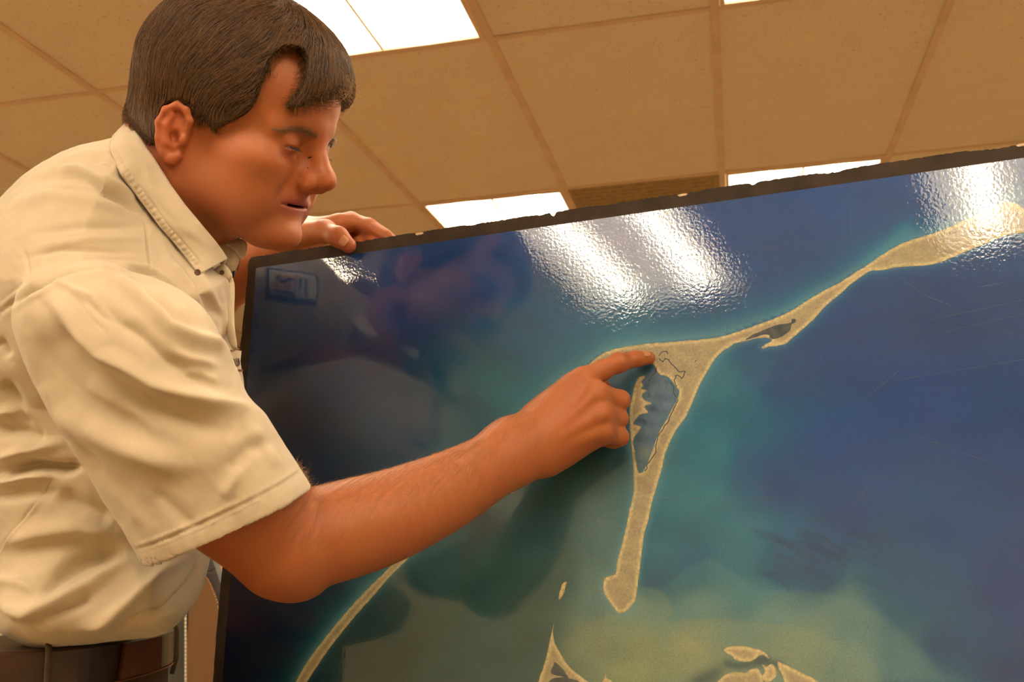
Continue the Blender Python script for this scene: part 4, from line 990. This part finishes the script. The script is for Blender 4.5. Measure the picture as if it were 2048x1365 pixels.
def on_belt(t, z, r=.006):
    e = 2.4; return np.array((WC[0], WC[1], z)) + (.0905 + r) * math.copysign(abs(math.cos(t)) ** (2 / e), math.cos(t)) * ax_f + (.1445 + r) * math.copysign(abs(math.sin(t)) ** (2 / e), math.sin(t)) * ax_s
TEND = -.50
bt.add([on_belt(TEND, bz0 + .002, .0045), on_belt(TEND + .05, bz0 + .034, .0045), on_belt(TEND + .5, bz0 + .034, .0045), on_belt(TEND + .5, bz0 + .002, .0045),
        on_belt(TEND, bz0 + .002, .0085), on_belt(TEND + .05, bz0 + .034, .0085), on_belt(TEND + .5, bz0 + .034, .0085), on_belt(TEND + .5, bz0 + .002, .0085)],
       [(0, 1, 2, 3), (7, 6, 5, 4), (0, 4, 5, 1), (1, 5, 6, 2), (2, 6, 7, 3), (3, 7, 4, 0)])
bt.build('belt_tail', mat('belt_tail_leather', lin(92, 44, 20), .35), parent=None, root=person)
for t in (-1.15, -2.0, -2.7, .5, 1.6, 2.5):
    lp = MB(); lp.tube([on_belt(t, bz0 - .012, .003), on_belt(t, bz0 + .004, .007), on_belt(t, bz0 + .034, .007), on_belt(t, bz0 + .044, .002)], .0045, 8, flat=.35); lp.build('belt_loop', m_tr, root=person, smooth=True)
m_shoe = mat('brown_shoe_leather', lin(70, 44, 28), .4); noise_mix(m_shoe, lin(74, 46, 30), lin(50, 32, 22), 20); m_sole = mat('shoe_sole', lin(36, 30, 26), .8); noise_mix(m_sole, lin(38, 32, 28), lin(28, 24, 20), 60)
for s_ in (.095, -.095):
    sh = Field(); sh.chain([H3(-.05, s_ * 1.3, .045), H3(.06, s_ * 1.3, .042), H3(.15, s_ * 1.35, .034)], [.042, .042, .032], .03); sh.cone(H3(-.02, s_ * 1.3, .08), H3(-.01, s_ * 1.3, .10), .046, .048, .03)
    c_ = H3(.05, s_ * 1.3, .05); v_, f_ = sh.surface(c_ - .2, c_ + .2, .006); v_[:, 2] = np.maximum(v_[:, 2], .012)
    o = mesh('shoe', relax(v_, f_, 2), f_, m_shoe, smooth=True); o.data.transform(Matrix.Identity(4)); reparent(o, person)
    rr_s = [np.array([*(H3(f1, s_ * 1.3 + w1, 0)[:2]), z]) for z in (0, .014) for f1, w1 in ((-.10, -.03), (-.10, .03), (0, .043), (.12, .046), (.19, .02), (.19, -.02), (.12, -.046), (0, -.043))]
    so_ = mesh('sole', rr_s, [tuple(range(8)), tuple(range(15, 7, -1))] + [(i, (i + 1) % 8, 8 + (i + 1) % 8, 8 + i) for i in range(8)], m_sole); so_.parent = o; so_.matrix_parent_inverse = Matrix.Identity(4)

# ------------------------------------------------------------------ nails
m_nail = mat('fingernail', lin(206, 142, 108), .28, .5, sss=.1); noise_mix(m_nail, lin(206, 142, 108), lin(192, 126, 94), 200)
def nail(c, along, out, L_, W_):
    along = nz(along); out = nz(out - np.dot(out, along) * along); sd = np.cross(along, out); n, k = 9, 9; G = np.zeros((n, k, 3))
    for i in range(n):
        for j in range(k):
            a = (i / (n - 1) * 2 - 1); b_ = (j / (k - 1) * 2 - 1); wv_ = math.sqrt(max(0, 1 - abs(a) ** 3.2 * .88))
            G[i, j] = c + along * a * L_ / 2 + sd * b_ * wv_ * W_ / 2 + out * (.0007 - .35 * (b_ * wv_) ** 2 * W_ / 2 - .0008 * a * a)
    return grid_mesh('fingernail', G, m_nail, person, .0006)
it = B(1293, 716, .0125); nail(it + BN * .0080 - BL * .0030 + nz(P(1297, 716, 1.) - P(1272, 718, 1.)) * .0005, B(1297, 716.5, .0105) - B(1272, 718, .0215), BN * .92 - BL * .36, .0115, .0100)
tt_ = B(693, 487, .0145); nail(tt_ + BN * .0096, B(697, 491, .0125) - B(676, 474, .0165), BN, .0140, .0125)

# ------------------------------------------------------------------ eyes
m_eye = mat('eye_white', lin(170, 140, 120), .2); noise_mix(m_eye, lin(170, 140, 120), lin(140, 108, 92), 200)  # white darkened: the shade under the lids is put into its colour
m_iris = mat('dark_iris', lin(52, 36, 26), .12); noise_mix(m_iris, lin(52, 36, 26), lin(30, 20, 16), 400)
for sg_ in (1, -1):
    ec = hw(.0745, .0305 * sg_, .0170); bmv, bmf = [], []
    import bmesh
    bm = bmesh.new(); bmesh.ops.create_uvsphere(bm, u_segments=28, v_segments=18, radius=.0122); me_ = bpy.data.meshes.new('eye'); bm.to_mesh(me_); bm.free()
    eo = link('eye', me_, m_eye, smooth=True); eo.location = Vector(ec - np.array(person.location)); eo.parent = person
    gz = nz(B(1290, 720, .01) - ec); bm = bmesh.new(); bmesh.ops.create_circle(bm, cap_ends=True, radius=.0055, segments=24); me_ = bpy.data.meshes.new('iris'); bm.to_mesh(me_); bm.free()
    qz = Vector(gz).to_track_quat('Z', 'Y'); me_.transform(Matrix.Translation(Vector(gz) * .0112) @ qz.to_matrix().to_4x4()); io = link('iris', me_, m_iris, parent=eo)

# ------------------------------------------------------------------ hair
m_hairb = mat('dark_brown_hair', lin(50, 32, 20), .55, .3); s_, n_, x_ = noise_mix(m_hairb, lin(60, 40, 26), lin(30, 19, 12), 160, 3, coord='Object', stretch=(1, 1, .25)); add_bump(m_hairb, s_, 500, .5, .001, 3)
HAIR = [(250,100),(262,50),(300,15),(345,-20),(420,-50),(520,-55),(590,-25),(645,15),(680,60),(700,110),(706,160),(698,186),(682,184),(665,190),(640,199),(612,210),(588,219),(570,217),(574,206),(588,192),(600,172),(607,146),(608,118),(600,104),(575,98),(556,108),(544,118),(536,142),(526,168),(517,198),(502,224),(478,240),(455,250),(436,262),(420,258),(408,246),(392,238),(384,226),(376,214),(352,207),(332,214),(324,236),(320,262),(320,294),(304,292),(282,275),(260,250),(247,220),(244,180)]
_sv = (GX0, GY0, GX1, GY1)
_hx_ = np.arange(150, 860, 4); _hy = np.arange(-160, 420, 4); _HG = np.stack(np.meshgrid(_hx_, _hy), -1).reshape(-1, 2).astype(float)
_hp = smooth_closed(HAIR, 1); R_H = np.where(inside(_HG, _hp), seg_dist(_HG, _hp), -seg_dist(_HG, _hp)).reshape(len(_hy), len(_hx_))
def hmask(u, v):
    x = np.clip((u - 150) / 4, 0, len(_hx_) - 1.001); y = np.clip((v + 160) / 4, 0, len(_hy) - 1.001); i, j = x.astype(int), y.astype(int); a, b_ = x - i, y - j
    return (R_H[j, i] * (1 - a) + R_H[j, i + 1] * a) * (1 - b_) + (R_H[j + 1, i] * (1 - a) + R_H[j + 1, i + 1] * a) * b_
skull_ops = body.ops[:8] + body.ops[NECK0:NECK0 + 1]
def hair_t(p):
    q = hloc(p); q = np.stack([q[..., 0], -np.abs(q[..., 1]), q[..., 2] - .016 * np.clip(q[..., 1] / .03, 0, 1) * np.clip(q[..., 0] / .05, 0, 1)], -1); w_ = HO + q @ HR
    u, v, d = proj(w_); m_ = hmask(u, v)
    top = np.clip((q[..., 2] - .085) / .03, 0, 1) * np.clip((.10 - np.abs(q[..., 0])) / .02, 0, 1)
    m_ = np.maximum(m_, top * 60 - (1 - top) * 400)
    s_ = np.clip((m_ + 6) / 18, 0, 1); s_ = s_ * s_ * (3 - 2 * s_)
    thick = .0070 + .0075 * np.clip((q[..., 2] - .03) / .08, 0, 1) + .002 * np.clip((q[..., 0] - .03) / .05, 0, 1)
    return -.006 + s_ * (thick + .006)
def hair_fn(p): return body.ev(p, skull_ops) - hair_t(p)
hfld = Field(); hfld.add(hair_fn, HO, 3, 0)
hvv, hff = hfld.surface(HO - .155, HO + .175, .0024)
hvv = relax(hvv, hff, 2)
# keep the cap itself
tk = hair_t(hvv) > -.003; hff = hff[tk[hff].all(1)]; use = np.unique(hff); mp_ = np.zeros(len(hvv), int); mp_[use] = np.arange(len(use)); hvv = hvv[use]; hff = mp_[hff]
hn = grad_disp(hvv, hff)
# flow of the combed hair, given as picture directions and laid on the surface
flow = [(300,60,-.45,.9),(270,150,-.15,1),(285,230,.0,1),(305,275,.15,1),(330,150,-.35,.95),(360,80,-.6,.8),(400,140,-.75,.65),(450,90,-.75,.6),(430,200,-.6,.5),(480,160,-.85,.5),(500,200,-.75,.55),(440,235,-.2,.8),(520,120,-.8,.6),(520,40,-.6,.8),(430,10,-.7,.7),(570,60,-.5,.9),(620,60,-.35,.95),(640,110,-.25,1),(610,170,-.35,.95),(650,160,-.2,1),(680,130,-.1,1),(690,170,-.05,1),(590,205,-.6,.8),(660,40,.1,1),(480,-20,-.5,.7),(600,0,-.2,.9),(350,0,-.6,.6)]
fa_ = np.array(flow, float)
def flow_dir(p):
    u, v, d = proj(p); D = np.zeros(p.shape)
    w_ = 1 / (((u[:, None] - fa_[:, 0]) ** 2 + (v[:, None] - fa_[:, 1]) ** 2) + 300) ** 1.6; w_ /= w_.sum(1)[:, None]
    dx, dy = w_ @ fa_[:, 2], w_ @ fa_[:, 3]
    return dx[:, None] * RC[:, 0] - dy[:, None] * RC[:, 1]
def hgrad(p, e=.0012):
    g_ = np.stack([hair_fn(p + np.eye(3)[i] * e) - hair_fn(p - np.eye(3)[i] * e) for i in range(3)], -1)
    return g_ / np.maximum(np.linalg.norm(g_, axis=1), 1e-9)[:, None]
# locks: gentle relief along the flow so the cap reads as combed hair
fd = flow_dir(hvv); fd -= (fd * hn).sum(1)[:, None] * hn; fd /= np.maximum(np.linalg.norm(fd, axis=1), 1e-9)[:, None]
sdv = np.cross(hn, fd); u_, v_, _d = proj(hvv)
cs = (hvv * sdv).sum(1); hvv = hvv + hn * (.0011 * np.sin(cs * 700 + 2.5 * vnoise(hvv * 18, 12, 2)) * np.clip(hair_t(hvv) / .008, 0, 1))[:, None]
hcap = mesh('hair', hvv, hff, m_hairb, smooth=True); reparent(hcap, person)

def hair_curves(name, P3, rad, m, parent):
    """P3 (n,k,3) strands"""
    n, k = P3.shape[:2]; hc_ = bpy.data.hair_curves.new(name); hc_.add_curves([k] * n)
    hc_.position_data.foreach_set('vector', P3.reshape(-1).astype(np.float32))
    ra = hc_.attributes.get('radius') or hc_.attributes.new('radius', 'FLOAT', 'POINT')
    ra.data.foreach_set('value', np.broadcast_to(rad, (n, k)).reshape(-1).astype(np.float32))
    o = bpy.data.objects.new(name, hc_); COL.objects.link(o); hc_.materials.append(m); reparent(o, person); o['kind'] = 'stuff'; o.parent = parent
    o.matrix_parent_inverse = Matrix.Identity(4) if parent is not person else o.matrix_parent_inverse
    return o
def hair_mat(name, c1, c2):
    m = mat(name, c1, .42, .5); hi = nd(m, 'ShaderNodeHairInfo'); mx = nd(m, 'ShaderNodeMix', data_type='RGBA'); mx.inputs[6].default_value = c1; mx.inputs[7].default_value = c2
    lk(m, hi.outputs['Random'], mx.inputs[0]); lk(m, mx.outputs[2], pb(m).inputs['Base Color']); return m
m_str = hair_mat('brown_hair_strand', lin(40, 25, 16), lin(138, 100, 64))
NS, KS = 26000, 8
fa3 = hvv[hff]; ar = np.linalg.norm(np.cross(fa3[:, 2] - fa3[:, 0], fa3[:, 3] - fa3[:, 1]), axis=1)
tc3 = hair_t(fa3.mean(1)); ar = ar * (tc3 > .002)
pick = rng.choice(len(hff), NS, p=ar / ar.sum()); w4 = rng.random((NS, 2)); q4 = fa3[pick]
root = (q4[:, 0] * (1 - w4[:, :1]) + q4[:, 1] * w4[:, :1]) * (1 - w4[:, 1:]) + (q4[:, 3] * (1 - w4[:, :1]) + q4[:, 2] * w4[:, :1]) * w4[:, 1:]
lift = rng.uniform(.0002, .0016, NS); step = rng.uniform(.0022, .0048, NS); bias = rng.normal(0, .10, (NS, 1))
pts = np.zeros((NS, KS, 3)); cur = root.copy(); alive = np.ones(NS)
clump = vnoise(root * 60, 71, 2)
for k in range(KS):
    g_ = hgrad(cur); val = hair_fn(cur)
    tgt = lift * (1 - .35 * abs(k / (KS - 1) - .5)) + (.0006 * (k / (KS - 1)) ** 2) - .0012 * (k == 0) + .0005 * clump
    cur = cur - g_ * (val - tgt)[:, None]
    pts[:, k] = cur
    D = flow_dir(cur); D -= (D * g_).sum(1)[:, None] * g_; D /= np.maximum(np.linalg.norm(D, axis=1), 1e-9)[:, None]
    sd_ = np.cross(g_, D); D = D + sd_ * (bias + .12 * np.sin(cur @ np.array((90., 70., 110.)))[:, None])
    uu_, vv_, _q = proj(cur); fade = np.clip((hair_t(cur) + .002) / .004, np.where((uu_ > 540) & (vv_ > 120), .6, .18), 1)
    cur = cur + D * (step * fade)[:, None]
rad = np.array([.00010, .00012, .00012, .00011, .0001, .00008, .00006, .00002])
hair_curves('hair_strands', pts, rad[None], m_str, hcap)
# a few loose wisps off the forelock and the crown
wp = []
for (u0, v0, d0, L_, a_) in [(700, 190, .95, 60, .9), (702, 170, .95, 50, 1.15), (704, 150, .95, 40, 1.3), (690, 186, .94, 30, 1.3), (698, 200, .96, 24, 1.5), (705, 180, .955, 70, .7), (560, -5, .97, 40, -.2), (262, 140, 1.0, 20, 3.3), (600, 205, .91, 26, 2.4), (575, 212, .905, 20, 2.6), (645, 192, .92, 20, 1.9)] + [(float(rng.uniform(660, 706)), float(rng.uniform(150, 190)), .95, float(rng.uniform(15, 38)), float(rng.uniform(.9, 1.9))) for _ in range(60)]:
    q = []
    for k in range(8):
        t = k / 7; a2 = a_ + .7 * (t - .3) * (1 if (u0 * 7) % 2 > 1 else -1); q.append(P(u0 + L_ * t * math.cos(a2), v0 + L_ * t * math.sin(a2), d0))
    wp.append(q)
hair_curves('loose_wisps', np.array(wp), np.array([.00008] * 6 + [.00006, .00003])[None], hair_mat('pale_wisp', lin(150, 112, 70), lin(200, 165, 110)), hcap)
# eyebrows
bw = []
for sg_ in (1, -1):
    for k in range(340):
        t = rng.random(); y = (.014 + .037 * t) * sg_; z = .0290 + .005 * math.sin(math.pi * min(1, t * 1.1)) - .004 * t + rng.normal(0, .0016 * (1.2 - t))
        p = hw(.10, y, z); 
        for _ in range(6):                                   # drop onto the brow
            e = .001; v0 = float(body.ev(p[None], body.ops[:40])[0]); p = p - hf * v0 * .9
        dr = nz(hl * sg_ * (.9) + hu * rng.normal(.25, .25) * (1 - .6 * t) + hf * .25 - hf * .5 * t); L_ = rng.uniform(.005, .009)
        bw.append([p + dr * L_ * s + hf * (.0007 + .0022 * s * (1 - s) * 2) for s in np.linspace(0, 1, 5)])
hair_curves('eyebrows', np.array(bw), np.array([.00013, .00012, .0001, .00008, .00003])[None], hair_mat('eyebrow_hair', lin(84, 58, 38), lin(170, 138, 100)), bo)
# lashes
ls = []
for sg_ in (1, -1):
    for k in range(60):
        y = .0305 + .0085 * (k / 29.5 - 1); p = hw(.0745 + math.sqrt(max(0, .0146 ** 2 - (y - .0305) ** 2)) * .98, y * sg_, .0155); dr = nz(hf * .8 - hu * .5 + hl * sg_ * (y - .0305) * 30)
        ls.append([p + dr * .006 * s + hu * .0012 * s * s for s in np.linspace(0, 1, 5)])
hair_curves('eyelashes', np.array(ls), np.array([.00012, .0001, .00009, .00006, .00002])[None], hair_mat('lash', lin(40, 26, 18), lin(60, 40, 26)), bo)
# hair of the forearms
u_, v_, d_ = proj(BV); BN_ = grad_disp(BV, BF)
onarm = (u_ > 560) & (u_ < 1150) & (v_ > 740) & (d_ < 1.05) & (v_ > 1000 - (u_ - 560) * .62 - 60)
cand = np.where(onarm)[0]; axis = nz(P(1040, 895, .978) - P(590, 1090, .865)); upd = nz(RC[:, 1])
prob = np.clip(.25 + (BN_[cand] @ upd), .03, 1.2) * np.clip((1180 - u_[cand]) / 120, .05, 1); sel = rng.choice(cand, 5200, p=prob / prob.sum())
pr = BV[sel]; nn_ = BN_[sel]; L_ = rng.uniform(.006, .014, (len(sel), 1)); dr = axis * .75 + nn_ * .28 - np.cross(nn_, axis) * -.45 + rng.normal(0, .22, (len(sel), 3)); dr -= (dr * nn_).sum(1)[:, None] * nn_ * .72; dr /= np.linalg.norm(dr, axis=1)[:, None]
st = np.linspace(0, 1, 5); ah = pr[:, None] + dr[:, None] * (L_ * 1.0)[:, :, None] * st[None, :, None] - nn_[:, None] * (L_ * .16)[:, :, None] * (st ** 2)[None, :, None]
hair_curves('arm_hair', ah, np.array([.00006, .00006, .00005, .00004, .00002])[None], hair_mat('golden_arm_hair', lin(190, 138, 78), lin(120, 78, 44)), bo)

# ------------------------------------------------------------------ things beyond the board
def on_plane_y(px, py, y):
    r = (P(px, py, 1.0) - CAM); return CAM + r * ((y - CAM[1]) / r[1])
m_wood = mat('honey_oak', lin(214, 138, 58), .45); s_, _, _ = noise_mix(m_wood, lin(220, 142, 60), lin(190, 112, 42), 5, 5, stretch=(1, 1, .12)); add_bump(m_wood, s_, 90, .1, .001)
m_green = mat('green_board', lin(92, 100, 50), .8); noise_mix(m_green, lin(92, 100, 50), lin(78, 86, 42), 6)
m_pale = mat('pale_pinboard', lin(206, 204, 164), .8); noise_mix(m_pale, lin(206, 204, 164), lin(190, 188, 148), 4)
yb = RY1 - .02
pA = on_plane_y(478, 600, yb)
nb_ = empty('notice_board', (float(pA[0]) - .1, RY1, float(pA[2]) - .9)); tag(nb_, 'pale notice board with brown rail and green lower panel behind the shirt placket', 'notice board')
zr = float(on_plane_y(475, 666, yb)[2]); x0_, x1_ = float(pA[0]) - .55, float(pA[0]) + .75
MB().box(x0_, x1_, yb - .015, yb + .018, zr + .05, min(zr + 1.15, CZ - .04)).build('pin_panel', m_pale, root=nb_)
MB().box(x0_ - .03, x1_ + .03, yb - .03, yb + .018, zr, zr + .05).build('rail', mat('brown_rail', lin(140, 96, 46), .5), root=nb_)
MB().box(x0_, x1_, yb - .015, yb + .018, zr - .70, zr).build('green_panel', m_green, root=nb_)
# oak cabinet far behind the chair
yc = 3.1; cA = on_plane_y(441, 1094, yc); cz_ = float(on_plane_y(441, 1040, yc)[2])
cab = empty('oak_cabinet', (float(cA[0]) + .15, yc + .25, 0)); tag(cab, 'honey oak cabinet standing behind the mesh chair, seen below the right elbow', 'cabinet')
cx0, cx1 = float(cA[0]) - .35, float(cA[0]) + .55
MB().box(cx0, cx1, yc + .02, yc + .45, .06, cz_).build('carcass', m_wood, root=cab, bevel=.004)
for k in range(2):
    a_ = cx0 + .02 + k * (cx1 - cx0 - .03) / 2; d1 = MB().box(a_, a_ + (cx1 - cx0 - .05) / 2, yc, yc + .02, .09, cz_ - .03).build('door', m_wood, root=cab, bevel=.003)
    hx_ = a_ + ((cx1 - cx0 - .05) / 2 - .04 if k == 0 else .04); MB().tube([(hx_, yc, cz_ - .25), (hx_, yc - .025, cz_ - .25), (hx_, yc - .025, cz_ - .37), (hx_, yc, cz_ - .37)], .005, 8).build('handle', mat('steel_handle', lin(150, 146, 140), .3, metal=1.0), parent=d1)
MB().box(cx0 - .01, cx1 + .01, yc - .01, yc + .46, cz_, cz_ + .025).build('top', m_wood, root=cab, bevel=.004)
MB().box(cx0 + .02, cx1 - .02, yc + .05, yc + .43, 0, .06).build('plinth', m_base, root=cab)

# office chair with a mesh back between the man and the map board
def mesh_mat(name, c1, c2, al):
    m = mat(name, c1, .7, .3); g_ = nd(m, 'ShaderNodeTexCoord'); mp = nd(m, 'ShaderNodeMapping'); mp.inputs['Rotation'].default_value = (0, .0, 0); lk(m, g_.outputs['Object'], mp.inputs[0])
    sx = nd(m, 'ShaderNodeSeparateXYZ'); lk(m, mp.outputs[0], sx.inputs[0])
    def w_(sock, f_):
        a = nd(m, 'ShaderNodeMath', operation='MULTIPLY'); a.inputs[1].default_value = f_; lk(m, sock, a.inputs[0]); b_ = nd(m, 'ShaderNodeMath', operation='SINE'); lk(m, a.outputs[0], b_.inputs[0]); return b_.outputs[0]
    s1 = nd(m, 'ShaderNodeMath', operation='ADD'); lk(m, sx.outputs[0], s1.inputs[0]); lk(m, sx.outputs[2], s1.inputs[1]); s2 = nd(m, 'ShaderNodeMath', operation='SUBTRACT'); lk(m, sx.outputs[0], s2.inputs[0]); lk(m, sx.outputs[2], s2.inputs[1])
    pr_ = nd(m, 'ShaderNodeMath', operation='MULTIPLY'); lk(m, w_(s1.outputs[0], 1350), pr_.inputs[0]); lk(m, w_(s2.outputs[0], 1350), pr_.inputs[1])
    mr_ = nd(m, 'ShaderNodeMapRange'); mr_.inputs[1].default_value = -.25; mr_.inputs[2].default_value = .35; lk(m, pr_.outputs[0], mr_.inputs[0])
    mx = nd(m, 'ShaderNodeMix', data_type='RGBA'); mx.inputs[6].default_value = c2; mx.inputs[7].default_value = c1; lk(m, mr_.outputs[0], mx.inputs[0]); lk(m, mx.outputs[2], pb(m).inputs['Base Color'])
    bp = nd(m, 'ShaderNodeBump', Strength=.5, Distance=.001); lk(m, pr_.outputs[0], bp.inputs['Height']); lk(m, bp.outputs[0], pb(m).inputs['Normal'])
    return m
m_mb = mesh_mat('brown_mesh_cloth', lin(176, 132, 88), lin(58, 36, 22), 1); m_mg = mesh_mat('grey_mesh_cloth', lin(104, 104, 98), lin(28, 28, 28), 1)
m_fr = mat('charcoal_plastic', lin(70, 68, 68), .5); noise_mix(m_fr, lin(72, 70, 70), lin(58, 56, 56), 40)
yd = 1.95
def CP(px, py, dy=0.0): q = on_plane_y(px, py, yd); return np.array((q[0], yd + dy, q[2]))
chair = empty('office_chair', (float(CP(330, 1200)[0]), yd - .2, 0)); tag(chair, 'office chair with grey and brown mesh back beside the left edge of the map board', 'chair')
def slab(name, poly, m, y0, y1, par=None, smooth_n=1):
    pp = smooth_poly(np.array(poly, float), smooth_n) if smooth_n else np.array(poly, float); o = MB().prism([tuple(q) for q in pp], lambda p: CP(p[0], p[1], y0), lambda p: CP(p[0], p[1], y1)).build(name, m, root=chair); return o
slab('back_frame', [(180,1190),(240,1120),(330,1090),(415,1100),(432,1150),(446,1190),(452,1260),(450,1500),(438,1700),(200,1700),(176,1500)], m_fr, .006, .03)
slab('back_mesh', [(375,1180),(405,1148),(418,1162),(430,1190),(438,1215),(440,1260),(438,1480),(420,1660),(374,1660)], m_mb, -.004, .004)
slab('back_mesh', [(200,1230),(250,1150),(330,1130),(373,1140),(373,1660),(220,1660),(196,1480)], m_mg, -.003, .005)
sm = MB(); 
for k in range(60): c_ = CP(374, 1150 + k * 8, -.006); sm.box(c_[0] - .0016, c_[0] + .0016, c_[1] - .001, c_[1] + .002, c_[2] - .0032, c_[2] + .0032)
s_o = sm.build('seam_stitching', mat('white_thread', lin(230, 220, 200), .7), root=chair); s_o['kind'] = 'stuff'
MB().tube([CP(436, 1136, -.01), CP(428, 1141, -.012), CP(414, 1144, -.014), (CP(404, 1140, -.01))], .002, 6).build('tension_cord', mat('black_cord', lin(24, 22, 22), .6), root=chair)
sc_ = np.array((float(CP(320, 1300)[0]), yd - .25)); 
sf = Field(); sf.ell((sc_[0], sc_[1], .50), (.25, .25, .045), 0); v_, f_ = sf.surface((sc_[0] - .3, sc_[1] - .3, .4), (sc_[0] + .3, sc_[1] + .3, .6), .012); o = mesh('seat', v_, f_, m_fr, smooth=True); reparent(o, chair)
MB().tube([(sc_[0], yd + .03, .80), (sc_[0], yd + .05, .6), (sc_[0], yd - .05, .46), (sc_[0], sc_[1], .45)], .022, 10).build('back_bar', m_fr, root=chair, smooth=True)
MB().tube([(sc_[0], sc_[1], .46), (sc_[0], sc_[1], .10)], .026, 14).build('gas_post', m_fr, root=chair, smooth=True)
for k in range(5):
    a_ = 2 * math.pi * k / 5 + .3; e_ = np.array((sc_[0] + .29 * math.cos(a_), sc_[1] + .29 * math.sin(a_)))
    lg = MB().tube([(sc_[0], sc_[1], .11), (*((sc_ + e_) / 2), .09), (*e_, .07)], [.025, .02, .016], 8).build('leg', m_fr, root=chair, smooth=True)
    MB().tube([(e_[0] - .018 * math.sin(a_), e_[1] + .018 * math.cos(a_), .028), (e_[0] + .018 * math.sin(a_), e_[1] - .018 * math.cos(a_), .028)], .028, 14).build('caster', m_base, parent=lg)
# work table that carries the board, below the picture
tb = empty('work_table', (.1, 1.1, 0)); tag(tb, 'plain grey laminate work table carrying the lower edge of the map board', 'table')
m_tt = mat('grey_laminate', lin(150, 146, 138), .4); noise_mix(m_tt, lin(152, 148, 140), lin(140, 136, 128), 60)
bz = float(from_b(0.1, BH)[2]) if False else float(min(from_b(0.0, BH, -TH)[2], from_b(BW, BH, -TH)[2])) - .001
yt0 = float(from_b(BW, BH)[1]) - .22; yt1 = float(from_b(0, BH)[1]) + .35
MB().box(-.50, 1.1, yt0, yt1, bz - .03, bz).build('table_top', m_tt, root=tb, bevel=.003)
for x_ in (-.44, 1.04):
    for y_ in (yt0 + .05, yt1 - .05): MB().tube([(x_, y_, 0), (x_, y_, bz - .03)], .018, 12).build('leg', m_fr, root=tb, smooth=True)

# ------------------------------------------------------------------ shoulder patch on the far sleeve (it shows mirrored in the gloss)
from mathutils.bvhtree import BVHTree
bvh = BVHTree.FromPolygons([Vector(x) for x in LV], [tuple(int(i) for i in q) for q in LF_])
def mirror_hit(px, py):
    p = hit(px, py, PT); d = nz(p - CAM); r = d - 2 * d.dot(BN) * BN
    return bvh.ray_cast(Vector(p), Vector(r))
c_ = mirror_hit(585, 572)
if c_[0] is not None:
    n_ = np.array(c_[1]); n_ = n_ if n_ @ BN < 0 else -n_; n_ = nz(n_)
    ux = nz(BT - BT.dot(n_) * n_); vx = np.cross(n_, ux)
    if vx @ BL < 0: vx = -vx
    c0 = np.array(c_[0])
    def on_sleeve(x, y, lift):
        p = c0 + ux * x + vx * y + n_ * .05; h = bvh.ray_cast(Vector(p), Vector(-n_)); q = np.array(h[0]) if h[0] is not None else c0 + ux * x + vx * y
        return q + n_ * lift
    def decal(name, x0, x1, y0, y1, lift, m, par, n=14):
        G = np.array([[on_sleeve(x, y, lift) for y in np.linspace(y0, y1, n)] for x in np.linspace(x0, x1, n)]); o = grid_mesh(name, G, m, person, .0012)
        if par is not None: o.parent = par; o.matrix_parent_inverse = Matrix.Identity(4)
        return o
    m_pb = mat('patch_blue', lin(30, 60, 130), .8); noise_mix(m_pb, lin(30, 60, 130), lin(24, 50, 110), 200)
    m_pw = mat('patch_white', lin(232, 228, 215), .8); noise_mix(m_pw, lin(232, 228, 215), lin(214, 210, 198), 200)
    m_py = mat('patch_yellow', lin(238, 184, 70), .8); noise_mix(m_py, lin(238, 184, 70), lin(220, 160, 60), 200)
    a = decal('shoulder_patch', -.034, .034, -.020, .020, .0025, m_pb, None)
    decal('patch_field', -.031, .031, -.017, .017, .0040, m_pw, a)
    decal('patch_emblem', -.024, .002, -.013, .011, .0054, m_py, a)
    em = MB()
    def stk(pts, w_, lift):
        for i in range(len(pts) - 1):
            p0, p1 = np.array(pts[i]), np.array(pts[i + 1]); t = nz(p1 - p0); s_ = np.array((-t[1], t[0])) * w_ / 2; q = [p0 - s_, p0 + s_, p1 + s_, p1 - s_]
            em.add([on_sleeve(x[0], x[1], lift) for x in q] + [on_sleeve(x[0], x[1], lift + .0008) for x in q], [(0, 1, 2, 3), (7, 6, 5, 4), (0, 4, 5, 1), (1, 5, 6, 2), (2, 6, 7, 3), (3, 7, 4, 0)])
    stk([(-.022, -.008), (-.014, -.002), (-.006, -.006), (-.001, -.008)], .0035, .0066); stk([(.0025, -.014), (.0025, .013)], .0016, .0052); stk([(.002, .0125), (-.010, .0105), (-.024, .0125)], .0016, .0066); stk([(-.0085, .001), (-.0085, .0045)], .003, .0066)
    for x_, ys in ((.009, (-.010, -.006, -.002, .002)), (.017, (-.011, -.007, -.003, .001, .005, .009))):
        for y_ in ys: stk([(x_ - .002, y_), (x_ + .002, y_ + .0006)], .0012, .0052); stk([(x_ - .0015, y_ + .002), (x_ + .0015, y_ + .0024)], .0009, .0052)
    o = em.build('patch_stitching', m_pb, root=person); o.parent = a; o.matrix_parent_inverse = a.matrix_parent_inverse; o.matrix_parent_inverse = Matrix.Identity(4)
